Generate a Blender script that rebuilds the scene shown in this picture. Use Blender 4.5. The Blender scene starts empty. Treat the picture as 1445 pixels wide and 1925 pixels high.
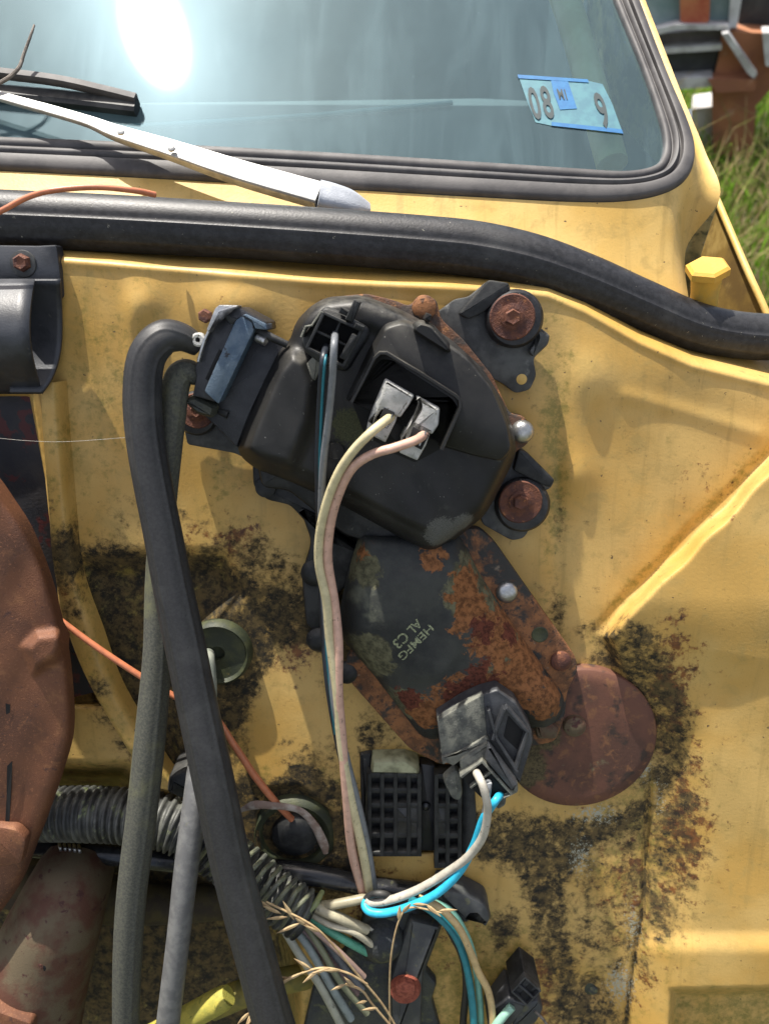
import bpy, math, random
import numpy as np
from mathutils import Vector, Matrix
random.seed(7); RNG = np.random.default_rng(7)
SC = bpy.context.scene
COL = SC.collection
R = math.radians
# ------------------------------------------------------------------ camera
FP = 1454.0                                   # focal length in photo pixels (1445 x 1925)
PITCH = R(-45)
FWD = np.array([0, math.cos(PITCH), math.sin(PITCH)]); RIGHT = np.array([1., 0, 0]); UP = np.array([0, -math.sin(PITCH), math.cos(PITCH)])
O = np.array([0, 0, 1.0])                     # middle of the firewall
CAM = O - FWD * 0.55
cd = bpy.data.cameras.new('camera'); cam = bpy.data.objects.new('camera', cd); COL.objects.link(cam)
cam.location = CAM; cam.rotation_euler = (R(90) + PITCH, 0, 0)
cd.sensor_fit = 'VERTICAL'; cd.sensor_height = 36; cd.sensor_width = 27; cd.lens = 36 * FP / 1925
cd.clip_start = 0.01; cd.clip_end = 500
cd.dof.use_dof = True; cd.dof.focus_distance = 0.53; cd.dof.aperture_fstop = 8.0
SC.camera = cam
SC.view_settings.view_transform = 'Standard'; SC.view_settings.look = 'None'
SC.view_settings.exposure = 0.88; SC.view_settings.gamma = 1
# ------------------------------------------------------------------ light
SUN = np.array([-0.25, 0.385, 0.88]); SUN /= np.linalg.norm(SUN)
w = bpy.data.worlds.new('World'); SC.world = w; w.use_nodes = True
nt = w.node_tree; bg = nt.nodes['Background']; sk = nt.nodes.new('ShaderNodeTexSky')
sk.sky_type = 'NISHITA'; sk.sun_disc = False; sk.sun_elevation = math.asin(SUN[2]); sk.sun_rotation = math.atan2(SUN[0], SUN[1])
sk.air_density = .9; sk.dust_density = 4.0; sk.ozone_density = .6
tc = nt.nodes.new('ShaderNodeTexCoord'); cn = nt.nodes.new('ShaderNodeTexNoise'); cn.inputs['Scale'].default_value = 2.6; cn.inputs['Detail'].default_value = 7; cn.inputs['Roughness'].default_value = .58; cn.inputs['Distortion'].default_value = .5
nt.links.new(tc.outputs['Generated'], cn.inputs['Vector']); cr = nt.nodes.new('ShaderNodeMapRange'); cr.inputs['From Min'].default_value = .47; cr.inputs['From Max'].default_value = .64; nt.links.new(cn.outputs[0], cr.inputs[0])
cm = nt.nodes.new('ShaderNodeMix'); cm.data_type = 'RGBA'; nt.links.new(cr.outputs[0], cm.inputs[0]); nt.links.new(sk.outputs[0], cm.inputs[6]); cm.inputs[7].default_value = (7, 7, 7.2, 1); nt.links.new(cm.outputs[2], bg.inputs[0]); bg.inputs[1].default_value = 0.11
sd_ = bpy.data.lights.new('sun', 'SUN'); sd_.energy = 5.0; sd_.angle = R(0.53); sd_.color = (1, .95, .87)
so = bpy.data.objects.new('sun', sd_); COL.objects.link(so)
so.rotation_euler = Vector(SUN).to_track_quat('Z', 'Y').to_euler()
# ------------------------------------------------------------------ frames and pixel -> point helpers
U = np.array([1., 0, 0]); W = np.array([0, -math.cos(R(30)), math.sin(R(30))]); V = np.array([0, math.sin(R(30)), math.cos(R(30))])
def ray(px, py):
    px = np.asarray(px, float); py = np.asarray(py, float)
    x = (px - 722.5) / FP; y = (962.5 - py) / FP
    return FWD + x[..., None] * RIGHT + y[..., None] * UP
def Q(px, py, pl, lift=0.0):                  # pixel on a plane (point, normal), lifted by metres
    p0, n = pl; d = ray(px, py); t = (n @ (p0 - CAM) + np.asarray(lift)) / (d @ n)
    return CAM + d * np.asarray(t)[..., None]
FW = (O, W)
def F(px, py, h=0.0): return Q(px, py, FW, np.asarray(h, float) / 1000.)     # firewall frame, h in mm
def mpp(px, py, h=0.0):                       # metres per photo pixel there
    return float((F(px, py, h) - CAM) @ FWD) / FP
def nrm(v): v = np.asarray(v, float); return v / (np.linalg.norm(v) + 1e-12)
COWL_N = nrm([0, -math.sin(R(12)), math.cos(R(12))])
COWL = (F(600, 520, 0), COWL_N)
SUNPX = (292, 62)
GN = nrm(SUN - nrm(ray(*SUNPX)))
GLASS = (Q(600, 335, COWL) + np.array([0, 0, .006]), GN)
# ------------------------------------------------------------------ object helpers
WL = {}
def obj(name, vs, fs, m, parent=None, smooth=40, kind=None, uvattr=None):
    vs = np.asarray(vs, float); c = (vs.min(0) + vs.max(0)) / 2
    me = bpy.data.meshes.new(name); me.from_pydata((vs - c).tolist(), [], [tuple(int(i) for i in f) for f in fs]); me.update()
    if smooth:
        me.shade_smooth()
        if smooth < 180: me.set_sharp_from_angle(angle=R(smooth))
    me.materials.append(m)
    o = bpy.data.objects.new(name, me); COL.objects.link(o)
    pw = WL[parent.name] if parent is not None else np.zeros(3)
    o.location = c - pw
    if parent is not None: o.parent = parent
    WL[o.name] = c
    if kind: o['kind'] = kind
    return o
def thing(name, label, cat, at, group=None):
    o = bpy.data.objects.new(name, None); COL.objects.link(o); o.empty_display_size = .02
    o.location = at; WL[o.name] = np.array(at, float); o['label'] = label; o['category'] = cat
    if group: o['group'] = group
    return o
def tag(o, label, cat, group=None):
    o['label'] = label; o['category'] = cat
    if group: o['group'] = group
    return o
def sdpoly(x, y, poly):
    """signed distance in px, positive inside"""
    P = np.array(poly, float); d = np.full(x.shape, 1e9); ins = np.zeros(x.shape, bool); n = len(P)
    for i in range(n):
        a, b = P[i], P[(i + 1) % n]; e = b - a; t = np.clip(((x - a[0]) * e[0] + (y - a[1]) * e[1]) / (e @ e), 0, 1)
        d = np.minimum(d, np.hypot(x - a[0] - t * e[0], y - a[1] - t * e[1]))
        c = ((a[1] > y) != (b[1] > y)) & (x < (b[0] - a[0]) * (y - a[1]) / (b[1] - a[1] + 1e-12) + a[0]); ins ^= c
    return np.where(ins, d, -d)
def sdline(x, y, L):
    L = np.array(L, float); d = np.full(x.shape, 1e9)
    for a, b in zip(L[:-1], L[1:]):
        e = b - a; t = np.clip(((x - a[0]) * e[0] + (y - a[1]) * e[1]) / (e @ e), 0, 1); d = np.minimum(d, np.hypot(x - a[0] - t * e[0], y - a[1] - t * e[1]))
    return d
def ss(x): x = np.clip(x, 0, 1); return x * x * (3 - 2 * x)
def gs(x, y, cx, cy, rx, ry): return np.exp(-((x - cx) / rx) ** 2 - ((y - cy) / ry) ** 2)
class MB:
    def __init__(s): s.v = []; s.f = []; s.n = 0
    def add(s, vf):
        v, f = vf; v = np.asarray(v, float); s.v.append(v); s.f += [tuple(i + s.n for i in q) for q in f]; s.n += len(v); return s
    def build(s, name, m, parent=None, **k): return obj(name, np.concatenate(s.v), s.f, m, parent, **k)
def catmull(p, n=8, closed=False):
    p = np.asarray(p, float); N = len(p)
    if N < 3 and not closed: 
        t = np.linspace(0, 1, n * (N - 1) + 1)[:, None]; return p[0] * (1 - t) + p[-1] * t
    out = []; rng = range(N) if closed else range(N - 1)
    for i in rng:
        if closed: a, b, c, d = p[(i - 1) % N], p[i], p[(i + 1) % N], p[(i + 2) % N]
        else: a, b, c, d = (p[i - 1] if i else 2 * p[0] - p[1]), p[i], p[i + 1], (p[i + 2] if i + 2 < N else 2 * p[-1] - p[-2])
        for k in range(n):
            t = k / n; out.append(.5 * ((2 * b) + (-a + c) * t + (2 * a - 5 * b + 4 * c - d) * t * t + (-a + 3 * b - 3 * c + d) * t ** 3))
    if not closed: out.append(p[-1])
    return np.array(out)
def sweep(path, rad, seg=16, prof=None, ref=None, cap=True, ab=None):
    """tube along a dense path; rad scalar or array (m); prof(theta) radial factor, theta 0 faces ref"""
    path = np.asarray(path, float); n = len(path); rad = np.broadcast_to(np.asarray(rad, float), (n,))
    T = np.gradient(path, axis=0); T /= np.linalg.norm(T, axis=1)[:, None] + 1e-12
    ref = W if ref is None else ref
    N = ref - T * (T @ ref)[:, None]; nn = np.linalg.norm(N, axis=1)[:, None]
    bad = nn[:, 0] < .15
    N = N / (nn + 1e-9)
    for i in range(1, n):
        if bad[i]: N[i] = nrm(N[i - 1] - T[i] * (T[i] @ N[i - 1]))
    B = np.cross(T, N)
    th = np.linspace(0, 2 * math.pi, seg, endpoint=False)
    pf = np.array([prof(t) for t in th]) if prof else np.ones(seg)
    a = b = 1.0
    if ab is not None: a, b = ab
    vs = path[:, None, :] + rad[:, None, None] * pf[None, :, None] * (b * np.cos(th)[None, :, None] * N[:, None, :] + a * np.sin(th)[None, :, None] * B[:, None, :])
    vs = vs.reshape(-1, 3); fs = []
    for i in range(n - 1):
        for j in range(seg):
            k = (j + 1) % seg; fs.append((i * seg + j, i * seg + k, (i + 1) * seg + k, (i + 1) * seg + j))
    if cap: fs.append(tuple(range(seg))[::-1]); fs.append(tuple((n - 1) * seg + j for j in range(seg)))
    return vs, fs
def wpath(pts, n=8):                          # pts (px,py,h mm)
    p = catmull(np.array(pts, float), n); return F(p[:, 0], p[:, 1], p[:, 2])
def tube(pts, rpx, n=8, seg=14, **k):
    p = catmull(np.array([q[:3] for q in pts], float), n); path = F(p[:, 0], p[:, 1], p[:, 2])
    if np.ndim(rpx):
        r = catmull(np.array([[x, 0, 0] for x in rpx], float), n)[:, 0]
    else: r = np.full(len(p), float(rpx))
    m = ((path - CAM) @ FWD) / FP
    return sweep(path, r * m, seg, **k)
def rounded(poly, rad=6, n=3):
    """round the corners of a pixel polygon"""
    P = np.array(poly, float); out = []; N = len(P)
    for i in range(N):
        a, b, c = P[i - 1], P[i], P[(i + 1) % N]
        la, lc = np.linalg.norm(a - b), np.linalg.norm(c - b); r = min(rad, la * .45, lc * .45)
        s = b + (a - b) / la * r; e = b + (c - b) / lc * r
        for k in range(n + 1):
            t = k / n; out.append((1 - t) ** 2 * s + 2 * t * (1 - t) * b + t * t * e)
    return np.array(out)
def area2(P): x, y = P[:, 0], P[:, 1]; return float(np.sum(x * np.roll(y, -1) - np.roll(x, -1) * y))
def loft(poly, rings, rad=6, pl=None, n=3, smoothclosed=False, cap=True):
    """pixel outline, rings = [(inset px, height mm)...] from base to top; outline is read at the top height; sides follow the surface normal"""
    P = catmull(np.array(poly, float), 6, True) if smoothclosed else (rounded(poly, rad, n) if rad else np.array(poly, float))
    pl = pl or FW; nrmal = pl[1]
    if area2(P) < 0: P = P[::-1]
    N = len(P); top = rings[-1][1]
    tn = np.roll(P, -1, 0) - np.roll(P, 1, 0); tn /= np.linalg.norm(tn, axis=1)[:, None] + 1e-9
    inw = np.stack([-tn[:, 1], tn[:, 0]], 1)            # for image coordinates (y down, area2>0) this points inwards
    vs = []
    for ins, h in rings:
        pp = P + inw * ins
        base = Q(pp[:, 0], pp[:, 1], pl, top / 1000.)
        vs.append(base + nrmal * (h - top) / 1000.)
    vs = np.concatenate(vs); fs = []; K = len(rings)
    for i in range(K - 1):
        for j in range(N):
            k = (j + 1) % N; fs.append((i * N + j, (i + 1) * N + j, (i + 1) * N + k, i * N + k))
    if cap: fs.append(tuple((K - 1) * N + j for j in range(N))[::-1])
    return vs, fs
def field(poly, c, hf, ns=30, rad=10, skirt=None, n=4, smooth=False, pw=1.0):
    """star-shaped moulded surface: pixel outline shrunk towards c, height from hf(x, y, inside distance)"""
    P = catmull(np.array(poly, float), 8, True) if smooth else rounded(poly, rad, n)
    if area2(P) > 0: P = P[::-1]
    P = np.concatenate([[P[i] + (P[(i + 1) % len(P)] - P[i]) * k / m_ for k in range(m_)] for i in range(len(P)) for m_ in [max(1, int(np.linalg.norm(P[(i + 1) % len(P)] - P[i]) / 7))]])
    N = len(P); c = np.array(c, float); S = 1 - np.linspace(0, 1, ns) ** pw * .985; vs = []; fs = []
    if skirt is not None:
        e = hf(P[:, 0], P[:, 1], np.zeros(N)); base = F(P[:, 0], P[:, 1], e); vs.append(base - W * ((e - skirt) / 1000.)[:, None])
    for s_ in S:
        q = c + (P - c) * s_; sd = np.maximum(sdpoly(q[:, 0], q[:, 1], P), 0); vs.append(F(q[:, 0], q[:, 1], hf(q[:, 0], q[:, 1], sd)))
    K = len(vs); vs = np.concatenate(vs)
    for i in range(K - 1):
        for j in range(N): k = (j + 1) % N; fs.append((i * N + j, i * N + k, (i + 1) * N + k, (i + 1) * N + j))
    fs.append(tuple((K - 1) * N + j for j in range(N))); return vs, fs
def slab(poly, h0, h1, b=1.2, rad=6, bp=None, **k):
    """plate with a rounded top edge; b = edge radius in mm"""
    bp = bp if bp is not None else b / 1000. / mpp(700, 900, h1)
    return loft(poly, [(0, h0), (0, h1 - b), (bp * .3, h1 - b * .3), (bp, h1)], rad, **k)
def wall(line, th, h0, h1, closed=False, b=.4, rad=0):
    """thin wall standing along a pixel polyline"""
    L = np.array(line, float)
    if rad and not closed and len(L) > 2: pass
    t = (np.roll(L, -1, 0) - np.roll(L, 1, 0)) if closed else np.gradient(L, axis=0)
    t /= np.linalg.norm(t, axis=1)[:, None]; nn = np.stack([-t[:, 1], t[:, 0]], 1) * th / 2
    if closed:
        A, B = L + nn, L - nn; n = len(L)
        top = lambda X, h: Q(X[:, 0], X[:, 1], FW, h1 / 1000.) + W * (h - h1) / 1000.
        vs = np.concatenate([top(A, h0), top(A, h1), top(B, h1), top(B, h0)]); fs = []
        for r in range(3):
            for j in range(n):
                k = (j + 1) % n; fs.append((r * n + j, r * n + k, (r + 1) * n + k, (r + 1) * n + j))
        return vs, fs
    return loft(np.concatenate([L + nn, (L - nn)[::-1]]), [(0, h0), (0, h1 - b), (min(th * .25, 1.2), h1)], 0)
def circ(cx, cy, r, n=32, ry=None, a0=0): 
    t = np.linspace(0, 2 * math.pi, n, endpoint=False) + a0; return np.stack([cx + r * np.cos(t), cy + (ry or r) * np.sin(t)], 1)
def rect(cx, cy, a, b, deg):
    c, s = math.cos(R(deg)), math.sin(R(deg)); return [(cx + x * c - y * s, cy + x * s + y * c) for x, y in ((-a, -b), (a, -b), (a, b), (-a, b))]
def lathe(c, axis, prof, seg=32, cap=True, hexa=False):
    """c point, axis unit, prof [(r m, z m)...]"""
    axis = nrm(axis); a = nrm(np.cross(axis, [1, .02, .01])); b = np.cross(axis, a)
    th = np.linspace(0, 2 * math.pi, seg, endpoint=False); vs = []; fs = []
    for r, z in prof: vs.append(c + axis * z + r * (np.cos(th)[:, None] * a + np.sin(th)[:, None] * b))
    K = len(prof)
    for i in range(K - 1):
        for j in range(seg):
            k = (j + 1) % seg; fs.append((i * seg + j, i * seg + k, (i + 1) * seg + k, (i + 1) * seg + j))
    if cap: fs.append(tuple((K - 1) * seg + j for j in range(seg)))
    return np.concatenate(vs), fs
def disc(px, py, h, prof, seg=36, axis=None, **k):      # prof [(r px, height mm)...] above h
    m = mpp(px, py, h); return lathe(F(px, py, h), W if axis is None else axis, [(r * m, z / 1000.) for r, z in prof], seg, **k)
def ruled(A, B, n, bulge=None, m=6):
    A = catmull(A, m); B = catmull(B, m); N = len(A); vs = []; fs = []
    for i in range(n + 1):
        t = i / n; P = A * (1 - t) + B * t
        if bulge is not None: P = P + bulge(t)
        vs.append(P)
    for i in range(n):
        for j in range(N - 1): fs.append((i * N + j, i * N + j + 1, (i + 1) * N + j + 1, (i + 1) * N + j))
    return np.concatenate(vs), fs
def text(s, pl, org, ex, ey, lift=.0006, name='lettering', m=None, parent=None, size=1.0):
    """lettering laid on a plane: org pixel, ex/ey pixel vectors of one em"""
    cu = bpy.data.curves.new('t', 'FONT'); cu.body = s; cu.size = size; cu.offset = .018; cu.resolution_u = 3
    to = bpy.data.objects.new('t', cu); COL.objects.link(to); dg = bpy.context.evaluated_depsgraph_get(); dg.update()
    me = bpy.data.meshes.new_from_object(to.evaluated_get(dg)); bpy.data.objects.remove(to)
    co = np.array([v.co[:] for v in me.vertices]); fs = [tuple(p.vertices) for p in me.polygons]
    px = org[0] + co[:, 0] * ex[0] + co[:, 1] * ey[0]; py = org[1] + co[:, 0] * ex[1] + co[:, 1] * ey[1]
    lift = lift(px, py) if callable(lift) else lift
    return obj(name, Q(px, py, pl, lift), fs, m, parent, smooth=0)
# ------------------------------------------------------------------ materials
def lin(r, g, b): return tuple((c / 12.92 if c <= .04045 else ((c + .055) / 1.055) ** 2.4) for c in (r / 255, g / 255, b / 255)) + (1,)
class G:
    def __init__(s, name):
        s.m = bpy.data.materials.new(name); s.m.use_nodes = True; s.t = s.m.node_tree; s.b = s.t.nodes['Principled BSDF']; s.out = s.t.nodes['Material Output']
        s.geo = s.t.nodes.new('ShaderNodeNewGeometry')
    def n(s, typ, ins=None, **k):
        x = s.t.nodes.new(typ)
        for a, v in k.items(): setattr(x, a, v)
        for a, v in (ins or {}).items(): s.set(x.inputs[a], v)
        return x
    def set(s, sock, v):
        if isinstance(v, bpy.types.NodeSocket): s.t.links.new(v, sock)
        else: sock.default_value = v
    def math(s, op, a, b=0.0, c=0.0, clamp=False):
        x = s.n('ShaderNodeMath', operation=op); x.use_clamp = clamp; s.set(x.inputs[0], a); s.set(x.inputs[1], b); s.set(x.inputs[2], c); return x.outputs[0]
    def noise(s, scale, detail=4, rough=.6, dist=0.0, off=0.0):
        v = s.geo.outputs['Position']
        if off: a = s.n('ShaderNodeVectorMath', operation='ADD'); s.set(a.inputs[0], v); a.inputs[1].default_value = (off, off * .7, -off); v = a.outputs[0]
        return s.n('ShaderNodeTexNoise', {'Vector': v, 'Scale': scale, 'Detail': detail, 'Roughness': rough, 'Distortion': dist}).outputs[0]
    def ramp(s, v, lo, hi): 
        x = s.n('ShaderNodeMapRange', {'Value': v, 'From Min': lo, 'From Max': hi}); x.interpolation_type = 'SMOOTHSTEP'; return x.outputs[0]
    def mix(s, f, a, b):
        x = s.n('ShaderNodeMix', data_type='RGBA'); s.set(x.inputs[0], f); s.set(x.inputs[6], a); s.set(x.inputs[7], b); return x.outputs[2]
    def blob(s, pts, soft=1.0):
        """field 1 at the centre of each world-space spot, 0 at its rim"""
        cur = None
        for P, r in pts:
            d = s.n('ShaderNodeVectorMath', {0: s.geo.outputs['Position']}, operation='DISTANCE'); d.inputs[1].default_value = tuple(P)
            v = s.math('SUBTRACT', 1.0, s.math('DIVIDE', d.outputs['Value'], r)); cur = v if cur is None else s.math('MAXIMUM', cur, v)
        return cur
    def bump(s, scale, st, detail=4, dist=.0005):
        b = s.n('ShaderNodeBump', {'Height': s.noise(scale, detail, .6, off=3.1), 'Strength': st, 'Distance': dist}); s.set(s.b.inputs['Normal'], b.outputs[0])
def M(name, c1, c2=None, s=60, rough=.5, metal=0., spots=(), blobs=(), bump=None, rvar=.15, thr=(.4, .62), spec=.5, coat=0, dust=0):
    g = G(name); col = c1 if not isinstance(c1, tuple) else c1 + ((1,) if len(c1) == 3 else ())
    fix = lambda c: c if len(c) == 4 else tuple(c) + (1,)
    col = fix(c1)
    if c2: col = g.mix(g.ramp(g.noise(s, 6, .62), *thr), fix(c1), fix(c2))
    r = g.math('ADD', rough - rvar / 2, g.math('MULTIPLY', g.noise(s * 2.3, 4, off=5.), rvar))
    for k, (c, sc, lo, hi) in enumerate(spots):
        f = g.ramp(g.noise(sc, 5, .62, .3, off=2. + k), lo, hi); col = g.mix(f, col, fix(c))
    for k, (c, pts, sc, amp) in enumerate(blobs):
        P = [(F(*q[:3]), q[3] * mpp(*q[:3])) for q in pts]
        v = g.math('ADD', g.blob(P), g.math('MULTIPLY', g.math('SUBTRACT', g.noise(sc, 8, .68, .4, off=7. + k), .5), amp))
        f = g.ramp(v, .06, .24); cc = fix(c); col = g.mix(f, col, g.mix(g.ramp(g.noise(sc * 2.6, 6, .7, off=19. + k), .38, .64), cc, tuple(x * .38 for x in cc[:3]) + (1,))); r = g.math('ADD', r, g.math('MULTIPLY', f, .25), clamp=True)
        metal_k = None
    if dust:
        sx = g.n('ShaderNodeSeparateXYZ', {0: g.geo.outputs['Normal']}); f = g.math('MULTIPLY', g.math('MULTIPLY', g.ramp(sx.outputs['Z'], .6, .98), g.ramp(g.noise(120, 7, .7, off=23.), .3, .65)), dust); col = g.mix(f, col, (.17, .16, .135, 1))
    g.set(g.b.inputs['Base Color'], col); g.set(g.b.inputs['Roughness'], r); g.b.inputs['Metallic'].default_value = metal
    g.b.inputs['Specular IOR Level'].default_value = spec
    if coat: g.b.inputs['Coat Weight'].default_value = coat; g.b.inputs['Coat Roughness'].default_value = .25
    if bump: g.bump(*bump)
    return g.m
YEL = (.52, .342, .108); YEL2 = (.50, .30, .075)
BLK = (.018, .019, .022)
def yellow(name, base=YEL, attr=False):
    g = G(name)
    c = g.mix(g.ramp(g.noise(14, 3), .35, .65), base + (1,), (base[0] * .9, base[1] * .82, base[2] * .62, 1))
    c = g.mix(g.math('MULTIPLY', g.ramp(g.noise(55, 7, .66, .5, off=1.), .5, .68), .55), c, (.36, .25, .075, 1))
    c = g.mix(g.math('MULTIPLY', g.ramp(g.noise(900, 3, .6, off=4.), .55, .75), .3), c, (.28, .2, .06, 1))
    c = g.mix(g.ramp(g.noise(260, 3, .5, off=9.), .71, .75), c, (.10, .065, .03, 1))
    mp = g.n('ShaderNodeMapping', {'Vector': g.geo.outputs['Position'], 'Scale': (130, 9, 9)}); sk_n = g.n('ShaderNodeTexNoise', {'Vector': mp.outputs[0], 'Scale': 1.0, 'Detail': 5, 'Roughness': .6, 'Distortion': .4}).outputs[0]
    c = g.mix(g.math('MULTIPLY', g.ramp(sk_n, .52, .74), .42), c, (.30, .20, .055, 1))
    r = .5
    if attr:
        at = g.n('ShaderNodeAttribute', attribute_name='stain'); sp = g.n('ShaderNodeSeparateColor', {'Color': at.outputs['Color']})
        def cover(a, sc, off, d=10, w_=.05, dist=.15):
            nz = g.math('ADD', g.math('MULTIPLY', g.noise(sc, d, .72, dist, off=off), .58), g.math('MULTIPLY', g.noise(sc * 2.6, 8, .74, .12, off=off + 3), .42))
            x = g.math('ADD', g.math('MULTIPLY', a, 1.0), g.math('MULTIPLY', g.math('SUBTRACT', nz, .5), 3.4))
            return g.ramp(x, .5 - w_, .5 + w_)
        fg = g.math('MULTIPLY', cover(sp.outputs['Blue'], 90, 11., w_=.3), .75)
        c = g.mix(fg, c, g.mix(g.noise(300, 4), (.10, .105, .018, 1), (.19, .165, .03, 1)))
        fr = cover(sp.outputs['Green'], 70, 21., w_=.16); c = g.mix(fr, c, g.mix(g.ramp(g.noise(120, 6), .35, .65), (.055, .022, .012, 1), (.20, .075, .02, 1)))
        fk = cover(sp.outputs['Red'], 75, 31., w_=.30)
        c = g.mix(fk, c, g.mix(g.ramp(g.noise(110, 8, .75, off=13.), .40, .62), (.012, .011, .007, 1), (.11, .075, .026, 1)))
        fine = g.math('MULTIPLY', fk, g.ramp(g.noise(420, 4, .7, off=17.), .6, .66)); c = g.mix(g.math('MULTIPLY', fine, .45), c, (.20, .135, .045, 1))
        fl = cover(at.outputs['Alpha'], 420, 41., w_=.06, dist=.2); c = g.mix(fl, c, (.33, .34, .27, 1))
        r = g.math('ADD', .46, g.math('MULTIPLY', fk, .38), clamp=True)
    g.set(g.b.inputs['Base Color'], c); g.set(g.b.inputs['Roughness'], r)
    g.b.inputs['Specular IOR Level'].default_value = .4
    g.bump(420, .25, 5, .0006)
    return g.m
M_fw = yellow('firewall_paint', YEL, True); M_yel = yellow('faded_yellow_paint', (.60, .41, .135)); M_yel2 = yellow('post_yellow_paint', (.62, .38, .07))
M_rub = M('hood_seal_rubber', (.013, .013, .014), (.024, .024, .026), 240, .46, bump=(600, .35, 5, .0005), spots=[((.04, .04, .04), 22, .52, .78), ((.008, .008, .008), 500, .62, .68), ((.24, .23, .18), 300, .69, .71)], spec=.4)
M_gask = M('gasket_rubber', (.045, .042, .042), (.075, .07, .068), 40, .62, bump=(500, .2), spots=[((.16, .14, .11), 500, .72, .78)])
M_hose = M('hose_rubber', (.019, .019, .020), (.028, .028, .029), 500, .5, bump=(1900, .3, 3, .0003), spots=[((.045, .045, .044), 26, .5, .75), ((.010, .010, .010), 500, .62, .70), ((.16, .16, .14), 800, .73, .76)], spec=.4)
M_hose2 = M('mossy_hose_rubber', (.046, .047, .040), (.080, .081, .060), 600, .7, bump=(1800, .5, 3, .0004), spots=[((.12, .12, .06), 20, .52, .72), ((.02, .02, .018), 500, .62, .7)])
M_hose3 = M('grey_hose_rubber', (.10, .10, .10), (.145, .145, .14), 120, .5, bump=(900, .3), spots=[((.16, .15, .08), 200, .62, .8)])
M_plas = M('cover_plastic', (.010, .010, .010), (.022, .0215, .020), 14, .45, spec=.3, dust=.4, bump=(1500, .35, 3, .0003), spots=[((.08, .08, .065), 70, .6, .85), ((.30, .29, .26), 620, .695, .715)],
           blobs=[((.11, .11, .095), [(830, 1000, 48, 38), (870, 985, 48, 26)], 900, 1.3), ((.07, .075, .035), [(660, 800, 48, 42), (940, 850, 58, 22)], 500, 1.6)])
M_plas2 = M('connector_black_plastic', (.012, .013, .014), (.03, .031, .031), 80, .5, dust=.25, spec=.3, bump=(1200, .3), spots=[((.10, .10, .08), 300, .64, .76)])
M_dusty = M('dusty_connector_plastic', (.15, .15, .122), (.06, .062, .055), 90, .7, bump=(900, .8, 5, .0006), spots=[((.24, .24, .19), 420, .6, .72)])
M_socket = M('socket_plastic', (.022, .024, .028), (.05, .052, .055), 60, .5, bump=(900, .4), spots=[((.35, .35, .30), 330, .71, .74)])
M_white = M('weathered_white_plastic', (.50, .49, .46), (.36, .36, .33), 120, .6, bump=(900, .8, 5, .0006), spots=[((.16, .155, .12), 350, .58, .66)])
M_void = M('cavity_black', (.004, .004, .004), None, 50, .8)
M_steel = M('bracket_steel', (.035, .036, .036), (.085, .087, .083), 40, .55, .3, bump=(700, .3), spots=[((.09, .045, .02), 220, .68, .74), ((.17, .17, .16), 45, .62, .74)])
M_rust = M('bolt_rust', (.13, .045, .022), (.07, .025, .018), 160, .7, .1, bump=(900, .9, 6, .0008), spots=[((.26, .10, .035), 300, .6, .7)])
M_rust2 = M('orange_rust', (.25, .105, .038), (.12, .052, .022), 110, .75, .1, bump=(700, .8, 6, .0008), spots=[((.028, .027, .024), 34, .47, .55), ((.06, .03, .018), 150, .58, .66), ((.05, .03, .018), 420, .6, .68), ((.22, .17, .12), 60, .62, .72)])
M_rust3 = M('rim_rust', (.12, .05, .022), (.035, .03, .026), 60, .7, .1, bump=(700, .8, 6, .0008), spots=[((.28, .12, .04), 120, .56, .66)])
M_rustred = M('oxide_red_metal', (.12, .048, .028), (.075, .032, .020), 22, .72, bump=(350, .35, 7, .0006), spots=[((.17, .075, .032), 110, .52, .66), ((.035, .02, .014), 60, .54, .66), ((.15, .13, .07), 45, .62, .74), ((.28, .24, .18), 700, .75, .77)],
              blobs=[((.11, .085, .04), [(975, 1430, 5, 60), (1010, 1370, 5, 50)], 160, .8)])
M_boost = M('rusted_dish_metal', (.155, .060, .027), (.085, .034, .018), 16, .62, .15, bump=(1100, .7, 5, .0007), spots=[((.22, .095, .04), 70, .55, .75), ((.07, .03, .022), 160, .60, .72), ((.24, .10, .045), 600, .56, .7), ((.40, .37, .33), 800, .74, .77)])
M_column = M('mottled_rust_metal', (.10, .075, .042), (.078, .030, .016), 40, .75, .1, bump=(700, .6, 5), spots=[((.05, .015, .012), 110, .6, .68)])
M_gear = M('gear_case_paint', (.016, .018, .018), (.040, .042, .037), 22, .62, .0, spec=.3, bump=(500, .5, 5, .0006), spots=[((.10, .105, .075), 24, .58, .75), ((.30, .28, .24), 700, .74, .77)],
           blobs=[((.12, .115, .065), [(905, 1100, 36, 80), (690, 1060, 30, 50), (960, 1230, 36, 70), (700, 1230, 36, 60), (760, 1330, 36, 50)], 60, 2.0),
                  ((.24, .10, .036), [(865, 1105, 36, 44), (880, 1150, 36, 52), (930, 1195, 36, 70), (985, 1250, 36, 85), (930, 1290, 36, 60), (850, 1310, 36, 60), (800, 1330, 36, 46), (812, 1055, 36, 34), (1030, 1310, 36, 50), (700, 1042, 30, 28), (900, 1025, 36, 30)], 90, 2.8),
                  ((.12, .036, .02), [(900, 1180, 36, 36), (900, 1260, 36, 44), (860, 1290, 36, 40), (770, 1310, 36, 30), (935, 1300, 36, 30), (960, 1190, 36, 24)], 150, 2.6)])
M_alum = M('scratched_aluminium', (.5, .5, .49), (.32, .32, .31), 110, .35, .9, bump=(700, .5))
M_arm = M('wiper_arm_silver', (.42, .42, .40), (.30, .30, .29), 90, .45, .6, bump=(900, .2))
M_armcap = M('wiper_cap_plastic', (.32, .34, .37), (.40, .42, .45), 60, .6, bump=(900, .6))
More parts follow.
